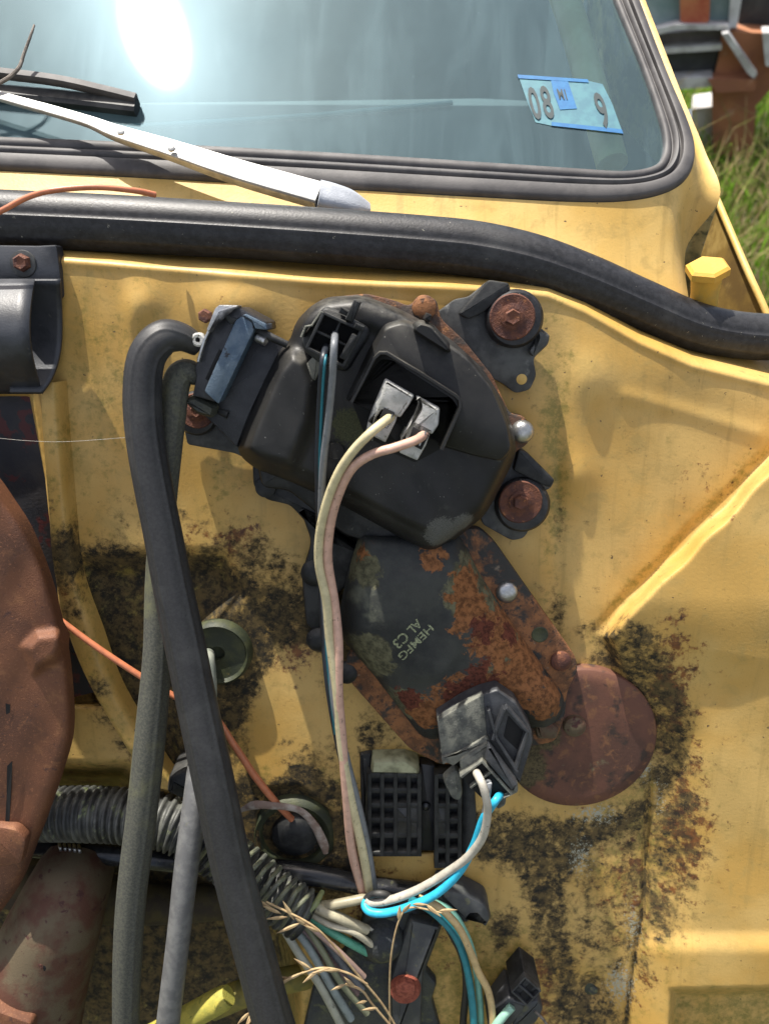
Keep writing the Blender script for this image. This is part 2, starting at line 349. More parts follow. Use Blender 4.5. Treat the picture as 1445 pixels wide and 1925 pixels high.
M_blue = M('worn_blue_band', (.05, .085, .13), (.10, .14, .18), 70, .5, .2, bump=(800, .6), spots=[((.02, .02, .025), 160, .62, .68), ((.30, .34, .38), 300, .72, .76)])
M_pump = M('pump_black', (.010, .011, .014), (.022, .023, .027), 70, .4, bump=(900, .5), spots=[((.13, .19, .27), 60, .66, .69), ((.2, .2, .2), 500, .74, .77)])
M_duct = M('duct_plastic', (.045, .048, .055), (.02, .022, .026), 30, .45, bump=(900, .3), spots=[((.12, .12, .11), 90, .66, .8), ((.25, .25, .24), 700, .73, .76)])
M_tube = M('black_pipe', (.016, .017, .020), (.035, .036, .036), 60, .22, .3, bump=(400, .3), spots=[((.10, .10, .06), 150, .62, .72)])
M_cond = M('conduit_plastic', (.028, .029, .028), (.10, .103, .09), 40, .5, bump=(900, .5), spots=[((.15, .17, .09), 90, .58, .68)])
M_grom = M('algae_rubber', (.022, .028, .014), (.05, .055, .02), 60, .6, bump=(700, .5), spots=[((.16, .12, .03), 140, .66, .72)])
M_dirty = M('dirty_bracket', (.045, .048, .035), (.022, .026, .03), 40, .65, bump=(420, 1.0, 6, .001), spots=[((.10, .105, .045), 90, .56, .7), ((.25, .25, .2), 600, .72, .76)])
M_bluegrey = M('bluegrey_bracket', (.035, .038, .042), (.065, .068, .062), 50, .5, bump=(600, .4), spots=[((.09, .09, .05), 120, .6, .7)])
M_oldblk = M('old_black_panel', (.015, .016, .022), (.03, .028, .03), 40, .6, spots=[((.07, .014, .014), 55, .55, .6), ((.13, .13, .12), 90, .66, .72)], bump=(500, .5))
M_mossy = M('yellow_rod', (.42, .36, .06), (.30, .28, .05), 120, .7, bump=(900, .7), spots=[((.14, .17, .03), 200, .6, .7)])
M_straw = M('dry_straw', (.42, .31, .16), (.33, .22, .11), 200, .7)
M_twig = M('dry_twig', (.10, .085, .07), (.20, .17, .14), 300, .8, bump=(900, .8))
M_ink = M('stencil_ink', (.30, .32, .18), (.18, .20, .12), 700, .7, spots=[((.04, .045, .035), 1100, .5, .6)])
M_copper = M('bare_copper', (.5, .17, .06), None, 60, .4, .8)
def wire(name, c, dirt=.35):
    d = tuple(x * .35 + .02 for x in c); return M(name, c, tuple(x * .82 for x in c), 130, .42, spots=[(d, 260, .60, .70)] if dirt else (), bump=(900, .15))
W_cream = wire('cream_wire', (.56, .49, .29)); W_pink = wire('pink_wire', (.58, .36, .27)); W_grey = wire('grey_wire', (.16, .17, .18)); W_dkblue = wire('dark_wire', (.018, .022, .03), 0)
W_teal = wire('teal_stripe', (.01, .13, .17), 0); W_blue = wire('light_blue_wire', (.03, .42, .62), 0); W_white = wire('white_wire', (.46, .43, .36)); W_red = wire('copper_red_wire', (.50, .17, .08), 0)
W_green = wire('green_wire', (.10, .36, .24)); W_dirty = wire('dirty_beige_wire', (.30, .27, .18)); W_tan = wire('tan_wire', (.55, .40, .19)); W_mauve = wire('mauve_wire', (.20, .13, .12)); W_black = wire('black_wire', (.015, .015, .017), 0)
W_ltgrey = wire('blue_grey_wire', (.24, .28, .27))
# ------------------------------------------------------------------ truck body
truck = thing('pickup_truck', 'faded yellow truck body with open engine bay, mouldy firewall and raked windshield', 'truck', Q(722, 430, COWL) - np.array([0, 0, .2]))
TOPX = [-400, 0, 130, 350, 600, 850, 960, 1030, 1100, 1200, 1300, 1445, 1700, 1900]
TOPY = [452, 462, 466, 484, 505, 516, 522, 530, 560, 618, 662, 698, 735, 740]
xs = np.linspace(-320, 1780, 470); rows = np.linspace(0, 1, 400)
GX, TT = np.meshgrid(xs, rows); top = np.interp(GX, TOPX, TOPY); GY = top + TT ** 1.05 * (2120 - top)
dtop = GY - top
H = -26 * np.exp(-dtop / 9.0) + 2.5 * gs(dtop, dtop, 24, 24, 16, 16)
H += 3.8 * gs(GX, GY, 1108, 715, 34, 50) + 3.2 * gs(GX, GY, 1088, 895, 30, 40) + 2.2 * gs(GX, GY, 1092, 800, 28, 150)
H += -3.2 * gs(GX, GY, 1045, 960, 18, 190)
H += 5.0 * gs(GX, GY, 432, 575, 62, 44) + 5 * gs(GX, GY, 268, 575, 34, 44) + 1.6 * gs(GX, GY, 250, 640, 16, 90) + 2.5 * gs(GX, GY, 215, 620, 60, 200)
H += 1.1 * np.exp(-(sdline(GX, GY, [(1180, 745), (1290, 775), (1420, 815)]) / 16) ** 2) + 2 * gs(GX, GY, 1250, 700, 130, 60)
SEAM = [(1900, 430), (1600, 700), (1445, 862), (1380, 930), (1300, 1005), (1240, 1075), (1185, 1125), (1125, 1195)]
rp = SEAM + [(1150, 1250), (1235, 1400), (1235, 1600), (1180, 1925), (1150, 2300), (2300, 2300), (2300, 300)]
ds = sdpoly(GX, GY, rp); wob = 3.5 * np.sin(GX / 37.) + 2 * np.sin(GX / 13.)
lowf = ss((GY - 1120) / 200.)
led = ss((ds + wob) / 24.); wide = ss(ds / 150. + .25)
H += 28 * ((1 - lowf) * led + lowf * .6 * wide) + .040 * np.clip(ds - 20, 0, 700) + lowf * np.clip(GY - 1200, 0, 560) * .012
H += -1.5 * (1 - lowf) * np.exp(-((ds + 9) / 9.) ** 2)
gr = sdline(GX, GY, [(1222, 1440), (1214, 1560), (1210, 1700), (1188, 1830), (1165, 2000)]); H += -4.0 * np.exp(-(gr / 5.) ** 2) * ss((GY - 1440) / 60)
H += 5 * ss((GY - 1745) / 50.) * ss((GX - 1175) / 60.)
H += -24 * ss(sdpoly(GX, GY, [(1262, 1862), (1900, 1850), (1900, 2300), (1240, 2300)]) / 16. + .3)
RL = [(158, 1060), (300, 1046), (420, 1050), (450, 1110), (380, 1180), (350, 1300), (345, 1470), (250, 1350), (190, 1230)]
H += -14 * ss(sdpoly(GX, GY, RL) / 60. + .4)
LOWL = [(-400, 1440), (240, 1440), (330, 1560), (430, 1640), (560, 1700), (560, 2300), (-400, 2300)]
H += -80 * ss(sdpoly(GX, GY, LOWL) / 60. + .2)
H += -10 * ss(sdpoly(GX, GY, [(688, 1414), (775, 1412), (880, 1440), (880, 1602), (690, 1602)]) / 10. + .4)
H += -7 * gs(GX, GY, 1108, 1852, 24, 26)
H += -6 * ss(sdpoly(GX, GY, [(480, 1530), (500, 1480), (560, 1470), (625, 1520), (630, 1600), (560, 1650), (490, 1610)]) / 10.)
H += .5 * np.sin(GX / 61. + GY / 83.) + .35 * np.sin(GX / 29. - GY / 37.)
H += -22 * ss(sdpoly(GX, GY, [(-400, 740), (60, 740), (90, 900), (118, 1150), (200, 1330), (-400, 1330)]) / 12.)
def soft(poly, s): return np.clip(sdpoly(GX, GY, poly) / s + .5, 0, 1)
K = np.maximum.reduce([
    .88 * soft([(140, 1030), (210, 1010), (260, 1015), (330, 1030), (420, 1010), (450, 1070), (520, 1090), (600, 1100), (700, 1100), (660, 1260), (560, 1220), (520, 1235), (480, 1330), (450, 1440), (300, 1480), (150, 1300)], 60),
    .9 * soft([(440, 1450), (560, 1400), (660, 1480), (700, 1640), (640, 1700), (470, 1640), (400, 1560)], 50),
    .62 * soft([(360, 1020), (440, 990), (560, 1040), (600, 1080), (560, 1130), (380, 1110)], 50),
    .95 * soft([(-300, 1500), (420, 1500), (480, 1640), (540, 1800), (520, 1925), (440, 2150), (-300, 2150)], 60),
    .80 * soft([(1115, 1190), (1180, 1160), (1250, 1185), (1265, 1260), (1300, 1330), (1295, 1420), (1320, 1520), (1230, 1560), (1200, 1400), (1100, 1240)], 36),
    .60 * soft([(1180, 1440), (1300, 1420), (1330, 1620), (1300, 1700), (1290, 1760), (1240, 1800), (1190, 1700), (1130, 1650)], 50),
    .98 * soft([(880, 1520), (1010, 1530), (1110, 1540), (1230, 1470), (1225, 1540), (1100, 1620), (1040, 1700), (1010, 1760), (960, 1640), (890, 1620)], 40),
    .88 * soft([(1000, 1660), (1070, 1640), (1075, 1760), (1100, 1850), (1150, 1870), (1180, 1940), (1150, 2100), (1060, 2100), (1030, 1850), (990, 1760)], 40),
    .48 * soft([(1050, 1560), (1240, 1540), (1230, 1840), (1100, 1860), (1040, 1700)], 40),
    .85 * soft([(900, 1720), (965, 1700), (990, 1760), (930, 1790)], 26),
    .75 * gs(GX, GY, 1045, 1160, 24, 60), .5 * gs(GX, GY, 1050, 990, 16, 60), .6 * gs(GX, GY, 1105, 1190, 50, 26),
    .9 * np.exp(-(gr / 7.) ** 2) * (GY > 1440), .42 * gs(GX, GY, 300, 980, 120, 40), .55 * gs(GX, GY, 620, 1330, 40, 70), .7 * gs(GX, GY, 700, 1380, 50, 50), .9 * gs(GX, GY, 1108, 1852, 34, 36)])
yk = np.maximum(soft([(500, 1262), (545, 1232), (600, 1290), (645, 1330), (670, 1400), (640, 1450), (560, 1430), (500, 1470), (470, 1440), (485, 1330)], 20), 0)
K *= (1 - .95 * yk) * (1 - .15 * ss((GX - 850) / 100.)) * .93
K = np.maximum(K, .5 * soft([(520, 1400), (640, 1380), (680, 1500), (560, 1480)], 60))
RS = np.maximum.reduce([.55 * gs(GX, GY, 440, 1010, 110, 50), .55 * gs(GX, GY, 560, 1210, 120, 70), .6 * gs(GX, GY, 1260, 1300, 60, 180), .6 * gs(GX, GY, 1290, 1560, 70, 180), .45 * gs(GX, GY, 1180, 1680, 120, 160),
    .5 * soft([(960, 1780), (1040, 1780), (1060, 1925), (1040, 2100), (1000, 1925)], 30), .3 * gs(GX, GY, 1330, 900, 70, 90), .4 * gs(GX, GY, 180, 1500, 200, 80), .38 * gs(GX, GY, 1200, 1850, 60, 70), .45 * gs(GX, GY, 730, 1740, 200, 120)])
GRN = np.maximum.reduce([.62 * gs(GX, GY, 1040, 860, 30, 260), .35 * gs(GX, GY, 200, 720, 110, 300), .5 * soft([(880, 1700), (1000, 1740), (1040, 1925), (900, 2100), (560, 2100), (560, 1700)], 80), .45 * gs(GX, GY, 1200, 1600, 120, 300),
    .5 * soft([(1262, 1855), (1900, 1850), (1900, 2300), (1240, 2300)], 30), .45 * np.exp(-((ds + 16) / 14.) ** 2) * (1 - lowf), .45 * gs(GX, GY, 560, 1480, 140, 60), .8 * soft(LOWL, 60), .9 * soft(RL, 30), .3 * gs(GX, GY, 430, 900, 60, 120)])
LI = np.maximum.reduce([.50 * gs(GX, GY, 1120, 1530, 60, 26), .48 * gs(GX, GY, 1205, 1440, 26, 40), .47 * gs(GX, GY, 1190, 1740, 24, 60), .55 * gs(GX, GY, 1165, 1850, 36, 50), .45 * gs(GX, GY, 1090, 1610, 34, 50), .40 * gs(GX, GY, 1240, 1500, 20, 50)])
FWV = F(GX, GY, H).reshape(-1, 3); ny, nx = GX.shape
# rolled lip going back under the seal
lip = [FWV[:nx] + np.array([0, .03, -.002]), FWV[:nx] + np.array([0, .012, .001])]
VV = np.concatenate(lip + [FWV]); ny2 = ny + 2
idx = np.arange(ny2 * nx).reshape(ny2, nx)
fs = np.stack([idx[:-1, :-1], idx[1:, :-1], idx[1:, 1:], idx[:-1, 1:]], -1).reshape(-1, 4)
fw = obj('firewall', VV, fs, M_fw, truck, smooth=180)
st = np.stack([K, RS, GRN, LI], -1).reshape(-1, 4); st = np.concatenate([np.zeros((2 * nx, 4)), st]).astype(np.float32)
at = fw.data.color_attributes.new('stain', 'FLOAT_COLOR', 'POINT'); at.data.foreach_set('color', st.ravel())
def vstain(o, fn):
    """stain attribute on an already built mesh from pixel-space functions"""
    c = WL[o.name]; co = np.array([v.co[:] for v in o.data.vertices]) + c; d = co - CAM; z = d @ FWD
    px = 722.5 + FP * (d @ RIGHT) / z; py = 962.5 - FP * (d @ UP) / z
    a = o.data.color_attributes.new('stain', 'FLOAT_COLOR', 'POINT'); a.data.foreach_set('color', fn(px, py).astype(np.float32).ravel())
# curved yellow flange down the left
FL = [(84, 715), (88, 800), (97, 930), (104, 1040), (122, 1150), (160, 1250), (215, 1350), (280, 1455)]
FR = [(126, 715), (132, 800), (146, 960), (160, 1075), (196, 1180), (232, 1280), (296, 1390), (350, 1470)]
prof = lambda t: W * (.014 * min(1, 6 * t * (1 - t)) ** .8)
vs, f_ = ruled(F(*np.array(FL).T, np.zeros(8)), F(*np.array(FR).T, np.zeros(8)), 10, prof, 14)
flo = obj('flange', vs, f_, M_fw, truck, smooth=60)
vstain(flo, lambda x, y: np.stack([np.maximum.reduce([1.0 * gs(x, y, 130, 1045, 60, 60), .62 * gs(x, y, 135, 1150, 30, 40), .6 * gs(x, y, 175, 1290, 30, 40), .35 * gs(x, y, 100, 960, 14, 60)]), .42 * gs(x, y, 120, 1080, 60, 90), .25 + 0 * x, 0 * x], -1))
# cowl panel / windshield surround
A_ = [(-300, 310), (-80, 318), (250, 334), (600, 354), (900, 371), (1080, 380), (1180, 378), (1250, 363), (1290, 335), (1303, 290), (1290, 235), (1250, 140), (1197, 0), (1160, -100), (1100, -260)]
B_ = [(-300, 425), (-80, 430), (250, 440), (600, 462), (900, 490), (1080, 540), (1200, 590), (1290, 600), (1288, 470), (1352, 372), (1325, 285), (1282, 180), (1212, 0), (1172, -100), (1110, -260)]
A3 = [Q(x, y, GLASS, .001) for x, y in A_]
B3 = [F(x, y, hh) for (x, y), hh in zip(B_[:9], (-30, -30, -30, -30, -30, -32, -36, -44, -95))] + [Q(1352, 372, GLASS, -.012), Q(1325, 285, GLASS, -.010), Q(1282, 180, GLASS, -.008), Q(1212, 0, GLASS, -.006), Q(1172, -100, GLASS, -.006), Q(1110, -260, GLASS, -.006)]
vs, f_ = ruled(np.array(A3), np.array(B3), 14, lambda t: np.array([0, 0, -.006]) * math.sin(math.pi * t), 8)
cowl = obj('cowl_panel', vs, f_, M_yel, truck, smooth=180)
sx = B3[7:]; DZ = np.array([.0, .006, -.11]); side = [p + DZ for p in sx[:3]] + [p + np.array([.004, .03, -.11]) for p in sx[3:]]
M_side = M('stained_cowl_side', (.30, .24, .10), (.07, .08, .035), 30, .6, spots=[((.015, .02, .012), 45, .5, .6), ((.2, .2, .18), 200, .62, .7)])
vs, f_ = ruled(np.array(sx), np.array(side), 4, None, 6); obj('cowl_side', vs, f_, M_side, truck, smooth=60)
# outer fender with its folded edge
lp = [F(1338, 355, -165), F(1374, 440, -120), F(1405, 512, -92), F(1440, 590, -72), F(1462, 650, -62), F(1520, 760, -50)]
lp2 = [p + np.array([-.018, -.002, -.09]) for p in lp]
vs, f_ = ruled(np.array(lp), np.array(lp2), 8, lambda t: np.array([.0, 0, -.012]) * math.sin(math.pi * t), 8); M_gut = M('shaded_grimy_yellow_paint', (.24, .15, .035), (.14, .085, .025), 30, .6, spots=[((.38, .26, .08), 24, .55, .7)])  # stain plus the shade from cowl corner and pillar, painted into a darker yellow
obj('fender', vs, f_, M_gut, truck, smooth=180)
vs, f_ = ruled(np.array(lp), np.array([p + np.array([-.03, .0, -.35]) for p in lp]), 4, None, 8); obj('fender_skin', vs, f_, M_yel, truck, smooth=180)
tb = sweep(catmull(np.array(lp), 10), .0028, 10, ref=COWL_N); obj('fender_lip', *tb, M_yel, truck)
# floor of the gutter beside the cowl
gp = (F(1350, 560, -70) - np.array([0, 0, .08]), np.array([0, 0, 1.])); g4 = np.array([Q(1180, 400, gp), Q(1325, 400, gp), Q(1405, 600, gp), Q(1480, 720, gp), Q(1180, 720, gp)])
obj('gutter', g4, [(0, 1, 2, 3, 4)], M_gut, truck, smooth=0)  # same darkened yellow: grime with painted-in shade
# hexagonal hood bumper post
bp = F(1314, 628, -48); ax = nrm([.04, 0.02, 1]); mm_ = float((bp - CAM) @ FWD) / FP
hb = thing('bumper_post', 'yellow hexagonal headed post standing in the gutter behind the seal', 'bolt', bp)
tp_ = Q(1328, 516, (bp, nrm([0, -1, 0]))); ax = nrm(tp_ - bp); hgt = float(np.linalg.norm(tp_ - bp))
obj('shank', *lathe(bp - ax * .03, ax, [(27 * mm_, 0), (26 * mm_, .03), (24 * mm_, hgt * .7 + .03), (27 * mm_, hgt + .03)], 24), M_yel2, hb)
obj('head', *lathe(bp + ax * hgt, ax, [(30 * mm_, -.0005), (38 * mm_, .001), (38 * mm_, .0055), (32 * mm_, .0072), (16 * mm_, .007)], 6), M_yel2, hb, smooth=25)
# ------------------------------------------------------------------ windshield
def glassmat():
    g = G('dusty_windshield_glass'); t = g.t
    tr = g.n('ShaderNodeBsdfTransparent', {'Color': (.52, .76, .80, 1)}); gl = g.n('ShaderNodeBsdfGlossy', {'Color': (.55, .78, .90, 1), 'Roughness': .1}, distribution='BECKMANN'); df = g.n('ShaderNodeBsdfDiffuse', {'Color': (.16, .235, .25, 1)})
    gl2 = g.n('ShaderNodeBsdfGlossy', {'Color': (.6, .85, 1, 1), 'Roughness': .27}, distribution='BECKMANN')
    fr = g.n('ShaderNodeFresnel', {'IOR': 1.5})
    mp = g.n('ShaderNodeMapping', {'Vector': g.geo.outputs['Position'], 'Scale': (9, 1.6, 1.6)}); sn = g.n('ShaderNodeTexNoise', {'Vector': mp.outputs[0], 'Scale': 3.0, 'Detail': 6, 'Roughness': .6, 'Distortion': 1.0}).outputs[0]
    d = g.math('ADD', .18, g.math('MULTIPLY', g.ramp(sn, .42, .72), .13)); d = g.math('ADD', d, g.math('MULTIPLY', g.ramp(g.noise(260, 3, off=2.), .72, .75), .25)); d = g.math('ADD', d, g.math('MULTIPLY', g.noise(40, 6, off=6.), .08))
    a = g.n('ShaderNodeMixShader', {0: d}); t.links.new(tr.outputs[0], a.inputs[1]); t.links.new(df.outputs[0], a.inputs[2])
    b = g.n('ShaderNodeMixShader', {0: g.math('ADD', .0, fr.outputs[0])}); t.links.new(a.outputs[0], b.inputs[1]); t.links.new(gl.outputs[0], b.inputs[2])
    c = g.n('ShaderNodeMixShader', {0: .004}); t.links.new(b.outputs[0], c.inputs[1]); t.links.new(gl2.outputs[0], c.inputs[2])
    t.links.new(c.outputs[0], g.out.inputs[0]); return g.m
M_glass = glassmat()
IN_ = [(-300, 245), (-80, 258), (250, 272), (600, 290), (900, 309), (1080, 321), (1170, 326), (1222, 318), (1240, 300), (1244, 265), (1232, 215), (1199, 120), (1150, 0), (1115, -100), (1050, -260)]
gq = np.array([Q(-300, 275, GLASS), Q(600, 310, GLASS), Q(1215, 345, GLASS), Q(1265, 300, GLASS), Q(1165, 0, GLASS), Q(1060, -260, GLASS), Q(-300, -260, GLASS)])
gq2 = gq - GN * .005; n = len(gq)
obj('windshield_glass', np.concatenate([gq, gq2]), [tuple(range(n))] , M_glass, truck, smooth=0)
gi = np.array([Q(x, y, GLASS, 0) for x, y in IN_]); go = np.array([Q(x, y, GLASS, 0) for x, y in A_]); gi = catmull(gi, 8); go = catmull(go, 8)
pr = [(0, -.001), (0.0, .0025), (.06, .0042), (.17, .0045), (.24, .0036), (.27, .0022), (.31, .0024), (.36, .0052), (.44, .0058), (.49, .0048), (.52, .0026), (.56, .0028), (.60, .0058), (.68, .0064), (.9, .0052), (.98, .0034), (1.01, .0005), (1.0, -.002)]
vs = np.concatenate([gi * (1 - s_) + go * s_ + GN * h_ for s_, h_ in pr]); NN = len(gi); f_ = []
for i in range(len(pr) - 1):
    for j in range(NN - 1): f_.append((i * NN + j, i * NN + j + 1, (i + 1) * NN + j + 1, (i + 1) * NN + j))
obj('windshield_gasket', vs, f_, M_gask, truck, smooth=50)
# cab interior seen through the glass
M_dash = M('dashboard_vinyl', (.045, .055, .058), (.07, .085, .09), 8, .6); M_in = M('cab_interior_dark', (.03, .042, .048), (.07, .09, .1), 6, .8)
dp = (GLASS[0] - np.array([0, 0, .035]), nrm([0, -.05, 1]))
dq = np.array([Q(-500, 300, dp), Q(1300, 330, dp), Q(1300, 205, dp), Q(900, 185, dp), Q(-500, 205, dp)]); obj('dashboard', np.concatenate([dq, dq - np.array([0, 0, .02])]), [(0, 1, 2, 3, 4), (4, 3, 8, 9), (3, 2, 7, 8), (0, 5, 6, 1)], M_dash, truck, smooth=0)
tr_ = sweep(np.array([Q(240, 238, dp, .004), Q(420, 228, dp, .004), Q(600, 216, dp, .004), Q(850, 193, dp, .004)]), .0022, 8); obj('dashboard_trim', *tr_, M('pale_trim', (.40, .46, .46), None, 50, .4), truck)
xr = float(Q(1195, 0, GLASS)[0]) - .01; bk = np.array([[-1.3, 1.6, .2], [xr, 1.6, .2], [xr, 1.6, 1.62], [-1.3, 1.6, 1.62], [-1.3, .3, .2], [xr, .3, .2], [xr, .85, 1.62], [-1.3, .85, 1.62], [xr, .35, 1.1]]); obj('cab_interior', bk, [(0, 1, 2, 3), (0, 4, 5, 1), (1, 5, 8, 6, 2), (2, 6, 7, 3)], M_in, truck, smooth=0)
pp_ = [Q(1040, -60, GLASS, -.022), Q(1075, 40, GLASS, -.022), Q(1110, 160, GLASS, -.022), Q(1150, 310, GLASS, -.022)]
obj('inner_pillar', *sweep(catmull(np.array(pp_), 6), .012, 12), M('pillar_cream', (.85, .66, .30), (.7, .5, .2), 20, .6), truck)
# inspection sticker inside the glass corner
stk = thing('inspection_sticker', 'pale blue inspection sticker reading 08 and 9 in the lower windshield corner', 'sticker', Q(1075, 200, GLASS, .001))
M_sw = M('sticker_pale', (.060, .18, .21), (.045, .14, .18), 120, .5); M_sb = M('sticker_blue', (.004, .10, .26), (.01, .13, .30), 120, .5); M_sk = M('sticker_ink', (.02, .035, .038), None, 100, .6)
def patch(name, poly, lift, m): p = np.array(poly, float); v = Q(p[:, 0], p[:, 1], GLASS, lift); return obj(name, v, [tuple(range(len(p)))[::-1]], m, stk, smooth=0)
patch('backing', [(975, 146), (1035, 146), (1105, 152), (1132, 158), (1150, 195), (1170, 250), (1110, 243), (1035, 236), (1006, 230), (990, 190)], .0004, M_sw)
patch('blue_panel', [(1034, 147), (1066, 150), (1084, 204), (1052, 206), (1040, 175)], .0008, M_sb)
patch('blue_edge', [(972, 140), (1104, 149), (1106, 155), (974, 147)], .0009, M_sb); patch('blue_edge', [(1036, 229), (1095, 235), (1168, 243), (1171, 251), (1110, 244), (1036, 236)], .0009, M_sb)
text('0', GLASS, (1001, 222), (40, 2), (-20, -84), .0012, 'numeral', M_sk, stk); text('8', GLASS, (1024, 220), (40, 2), (-20, -84), .0012, 'numeral', M_sk, stk)
text('9', GLASS, (1130, 238), (42, 3), (-28, -92), .0012, 'numeral', M_sk, stk); text('M1', GLASS, (1050, 186), (15, 1), (-8, -28), .0012, 'numeral', M_sk, stk)
# ------------------------------------------------------------------ hood seal
sp_ = [(-300, 402, -16), (-60, 408, -16), (0, 411, -16), (200, 420, -16), (400, 431, -16), (600, 444, -16), (800, 459, -16), (900, 470, -16), (1000, 492, -16), (1100, 527, -18), (1200, 570, -22), (1300, 612, -26), (1380, 629, -28), (1460, 634, -28), (1560, 630, -28), (1800, 620, -28)]
def sprof(t):
    t = (t + math.pi) % (2 * math.pi) - math.pi
    return 1 + .045 * math.exp(-((t + .05) / .07) ** 2) - .03 * math.exp(-((t + .22) / .1) ** 2) + .03 * math.exp(-((t - .75) / .08) ** 2) - .05 * math.cos(2 * t)
sr = [50, 49, 49, 49, 48, 48, 48, 48, 47, 45, 43, 42, 41, 41, 41, 41]
seal = obj('hood_seal', *tube(sp_, sr, 14, 72, prof=sprof), M_rub, None, smooth=30)
tag(seal, 'thick black ribbed rubber seal running along the top of the yellow firewall', 'seal')
# ------------------------------------------------------------------ windshield wiper
wp = thing('windshield_wiper', 'silver windshield wiper arm resting across the lower black gasket', 'wiper', Q(650, 375, COWL, .01))
HH = lambda x, y, l: Q(x, y, GLASS, l)
ap = [(-140, 137, .016), (0, 181, .016), (100, 209, .017), (170, 230, .018), (225, 252, .019), (330, 285, .021), (450, 325, .021), (600, 368, .018)]
ar = [8, 9, 10, 11, 15, 19, 23, 25]
pts = np.array([HH(*p) for p in ap]); path = catmull(pts, 6); rr = catmull(np.array([[r_, 0, 0] for r_ in ar], float), 6)[:, 0] * ((path - CAM) @ FWD) / FP
box = lambda t: 1 / (abs(math.cos(t)) ** 6 + abs(math.sin(t)) ** 6) ** (1 / 6)
obj('arm', *sweep(path, rr, 32, prof=box, ref=GN, ab=(1, .55)), M_arm, wp, smooth=35)
ap2 = [(598, 368, .018), (625, 375, .015), (660, 385, .010), (692, 394, .004)]; path = catmull(np.array([HH(*p) for p in ap2]), 6); rr = catmull(np.array([[r_, 0, 0] for r_ in (27, 27, 24, 12)], float), 6)[:, 0] * ((path - CAM) @ FWD) / FP
obj('pivot_cap', *sweep(path, rr, 28, prof=lambda t: 1 / (abs(math.cos(t)) ** 3.5 + abs(math.sin(t)) ** 3.5) ** (1 / 3.5), ref=GN, ab=(1, .8)), M_armcap, wp, smooth=50)
for x, y in ((228, 249), (323, 280)):
    obj('rivet', *lathe(HH(x, y, .0275), GN, [(.0028, 0), (.0026, .0012), (.0014, .002)], 14), M_arm, wp)
bl = obj('blade', *sweep(catmull(np.array([HH(-150, 158, .004), HH(0, 175, .004), HH(120, 186, .004), HH(258, 202, .004)]), 5), .0055, 12, prof=box, ref=GN, ab=(1.15, .8)), M_plas2, wp, smooth=30)
obj('bow', *sweep(catmull(np.array([HH(-150, 122, .012), HH(0, 138, .013), HH(110, 152, .013), HH(200, 172, .010), HH(256, 186, .008)]), 6), .0034, 10, prof=box, ref=GN), M_gask, bl, smooth=30)
tag(obj('twig', *sweep(catmull(np.array([HH(-60, 178, .02), HH(0, 156, .022), HH(34, 130, .024), (HH(46, 100, .026)), HH(60, 62, .03), HH(65, 47, .03)]), 6), np.interp(np.linspace(0, 1, 31), [0, .5, 1], [.0016, .0013, .0007]), 8, ref=GN), M_twig), 'thin bent dry twig standing above the wiper blade', 'twig')
# ------------------------------------------------------------------ wiper motor
mo = thing('wiper_motor', 'black covered wiper motor with rusty gear case bolted to the yellow firewall', 'motor', F(760, 900, 0))
def part(name, vf, m, parent=None, **k): return obj(name, *vf, m, parent or mo, **k)
# bracket arms
part('bracket', slab([(800, 600), (826, 584), (855, 562), (881, 558), (919, 526), (957, 532), (962, 560), (1005, 600), (1015, 616), (1034, 630), (1030, 648), (1002, 674), (1008, 706), (996, 733), (968, 740), (946, 722), (880, 690), (830, 660)], 3, 9, 1, 8), M_steel)
part('bracket', slab([(960, 830), (990, 850), (1043, 903), (1034, 920), (1010, 925), (1015, 960), (985, 1012), (962, 1017), (905, 985), (900, 900)], 3, 9, 1, 8), M_steel)
part('bracket', slab([(345, 800), (362, 778), (470, 810), (520, 870), (500, 880), (440, 852), (352, 836)], 3, 9, 1, 6), M_steel)
part('bracket_hole', disc(980, 713, 9.1, [(10, 0), (9, .2)], 20), M_yel)
part('stiffener', slab([(919, 526), (957, 532), (955, 548), (905, 590), (880, 600), (862, 590)], 9, 17, 1.5, 5), M_plas2)
part('stiffener', slab([(975, 845), (990, 850), (1043, 903), (1034, 918), (995, 900), (965, 885)], 9, 16, 1.5, 5), M_plas2)
part('foot', slab([(1005, 618), (1034, 630), (1030, 648), (1002, 672), (994, 660), (1012, 636)], 9, 15, 1.5, 5), M_steel)
def isolator(x, y, r, hh=9, lab=None):
    part('isolator', disc(x + 2, y + 3, hh, [(r * 1.15, 0), (r * 1.22, 2), (r * 1.22, 6), (r * 1.08, 9), (r * .9, 9.5)]), M_rub)
    p = part('washer', disc(x, y, hh + 9, [(r * .94, 0), (r * .98, 1.2), (r * .93, 2.2), (r * .6, 1.6), (r * .5, 2.4)]), M_rust)
    part('bolt_head', disc(x, y, hh + 11, [(r * .50, 0), (r * .50, 1), (r * .42, 1.4)], 28), M_rust, p)
    part('bolt_head', disc(x, y, hh + 12, [(r * .35, 0), (r * .35, 3.6), (r * .30, 4.6), (r * .16, 4.0)], 6), M_rust, p, smooth=25)
isolator(962, 596, 44); isolator(977, 943, 42); isolator(371, 772, 34, 5)
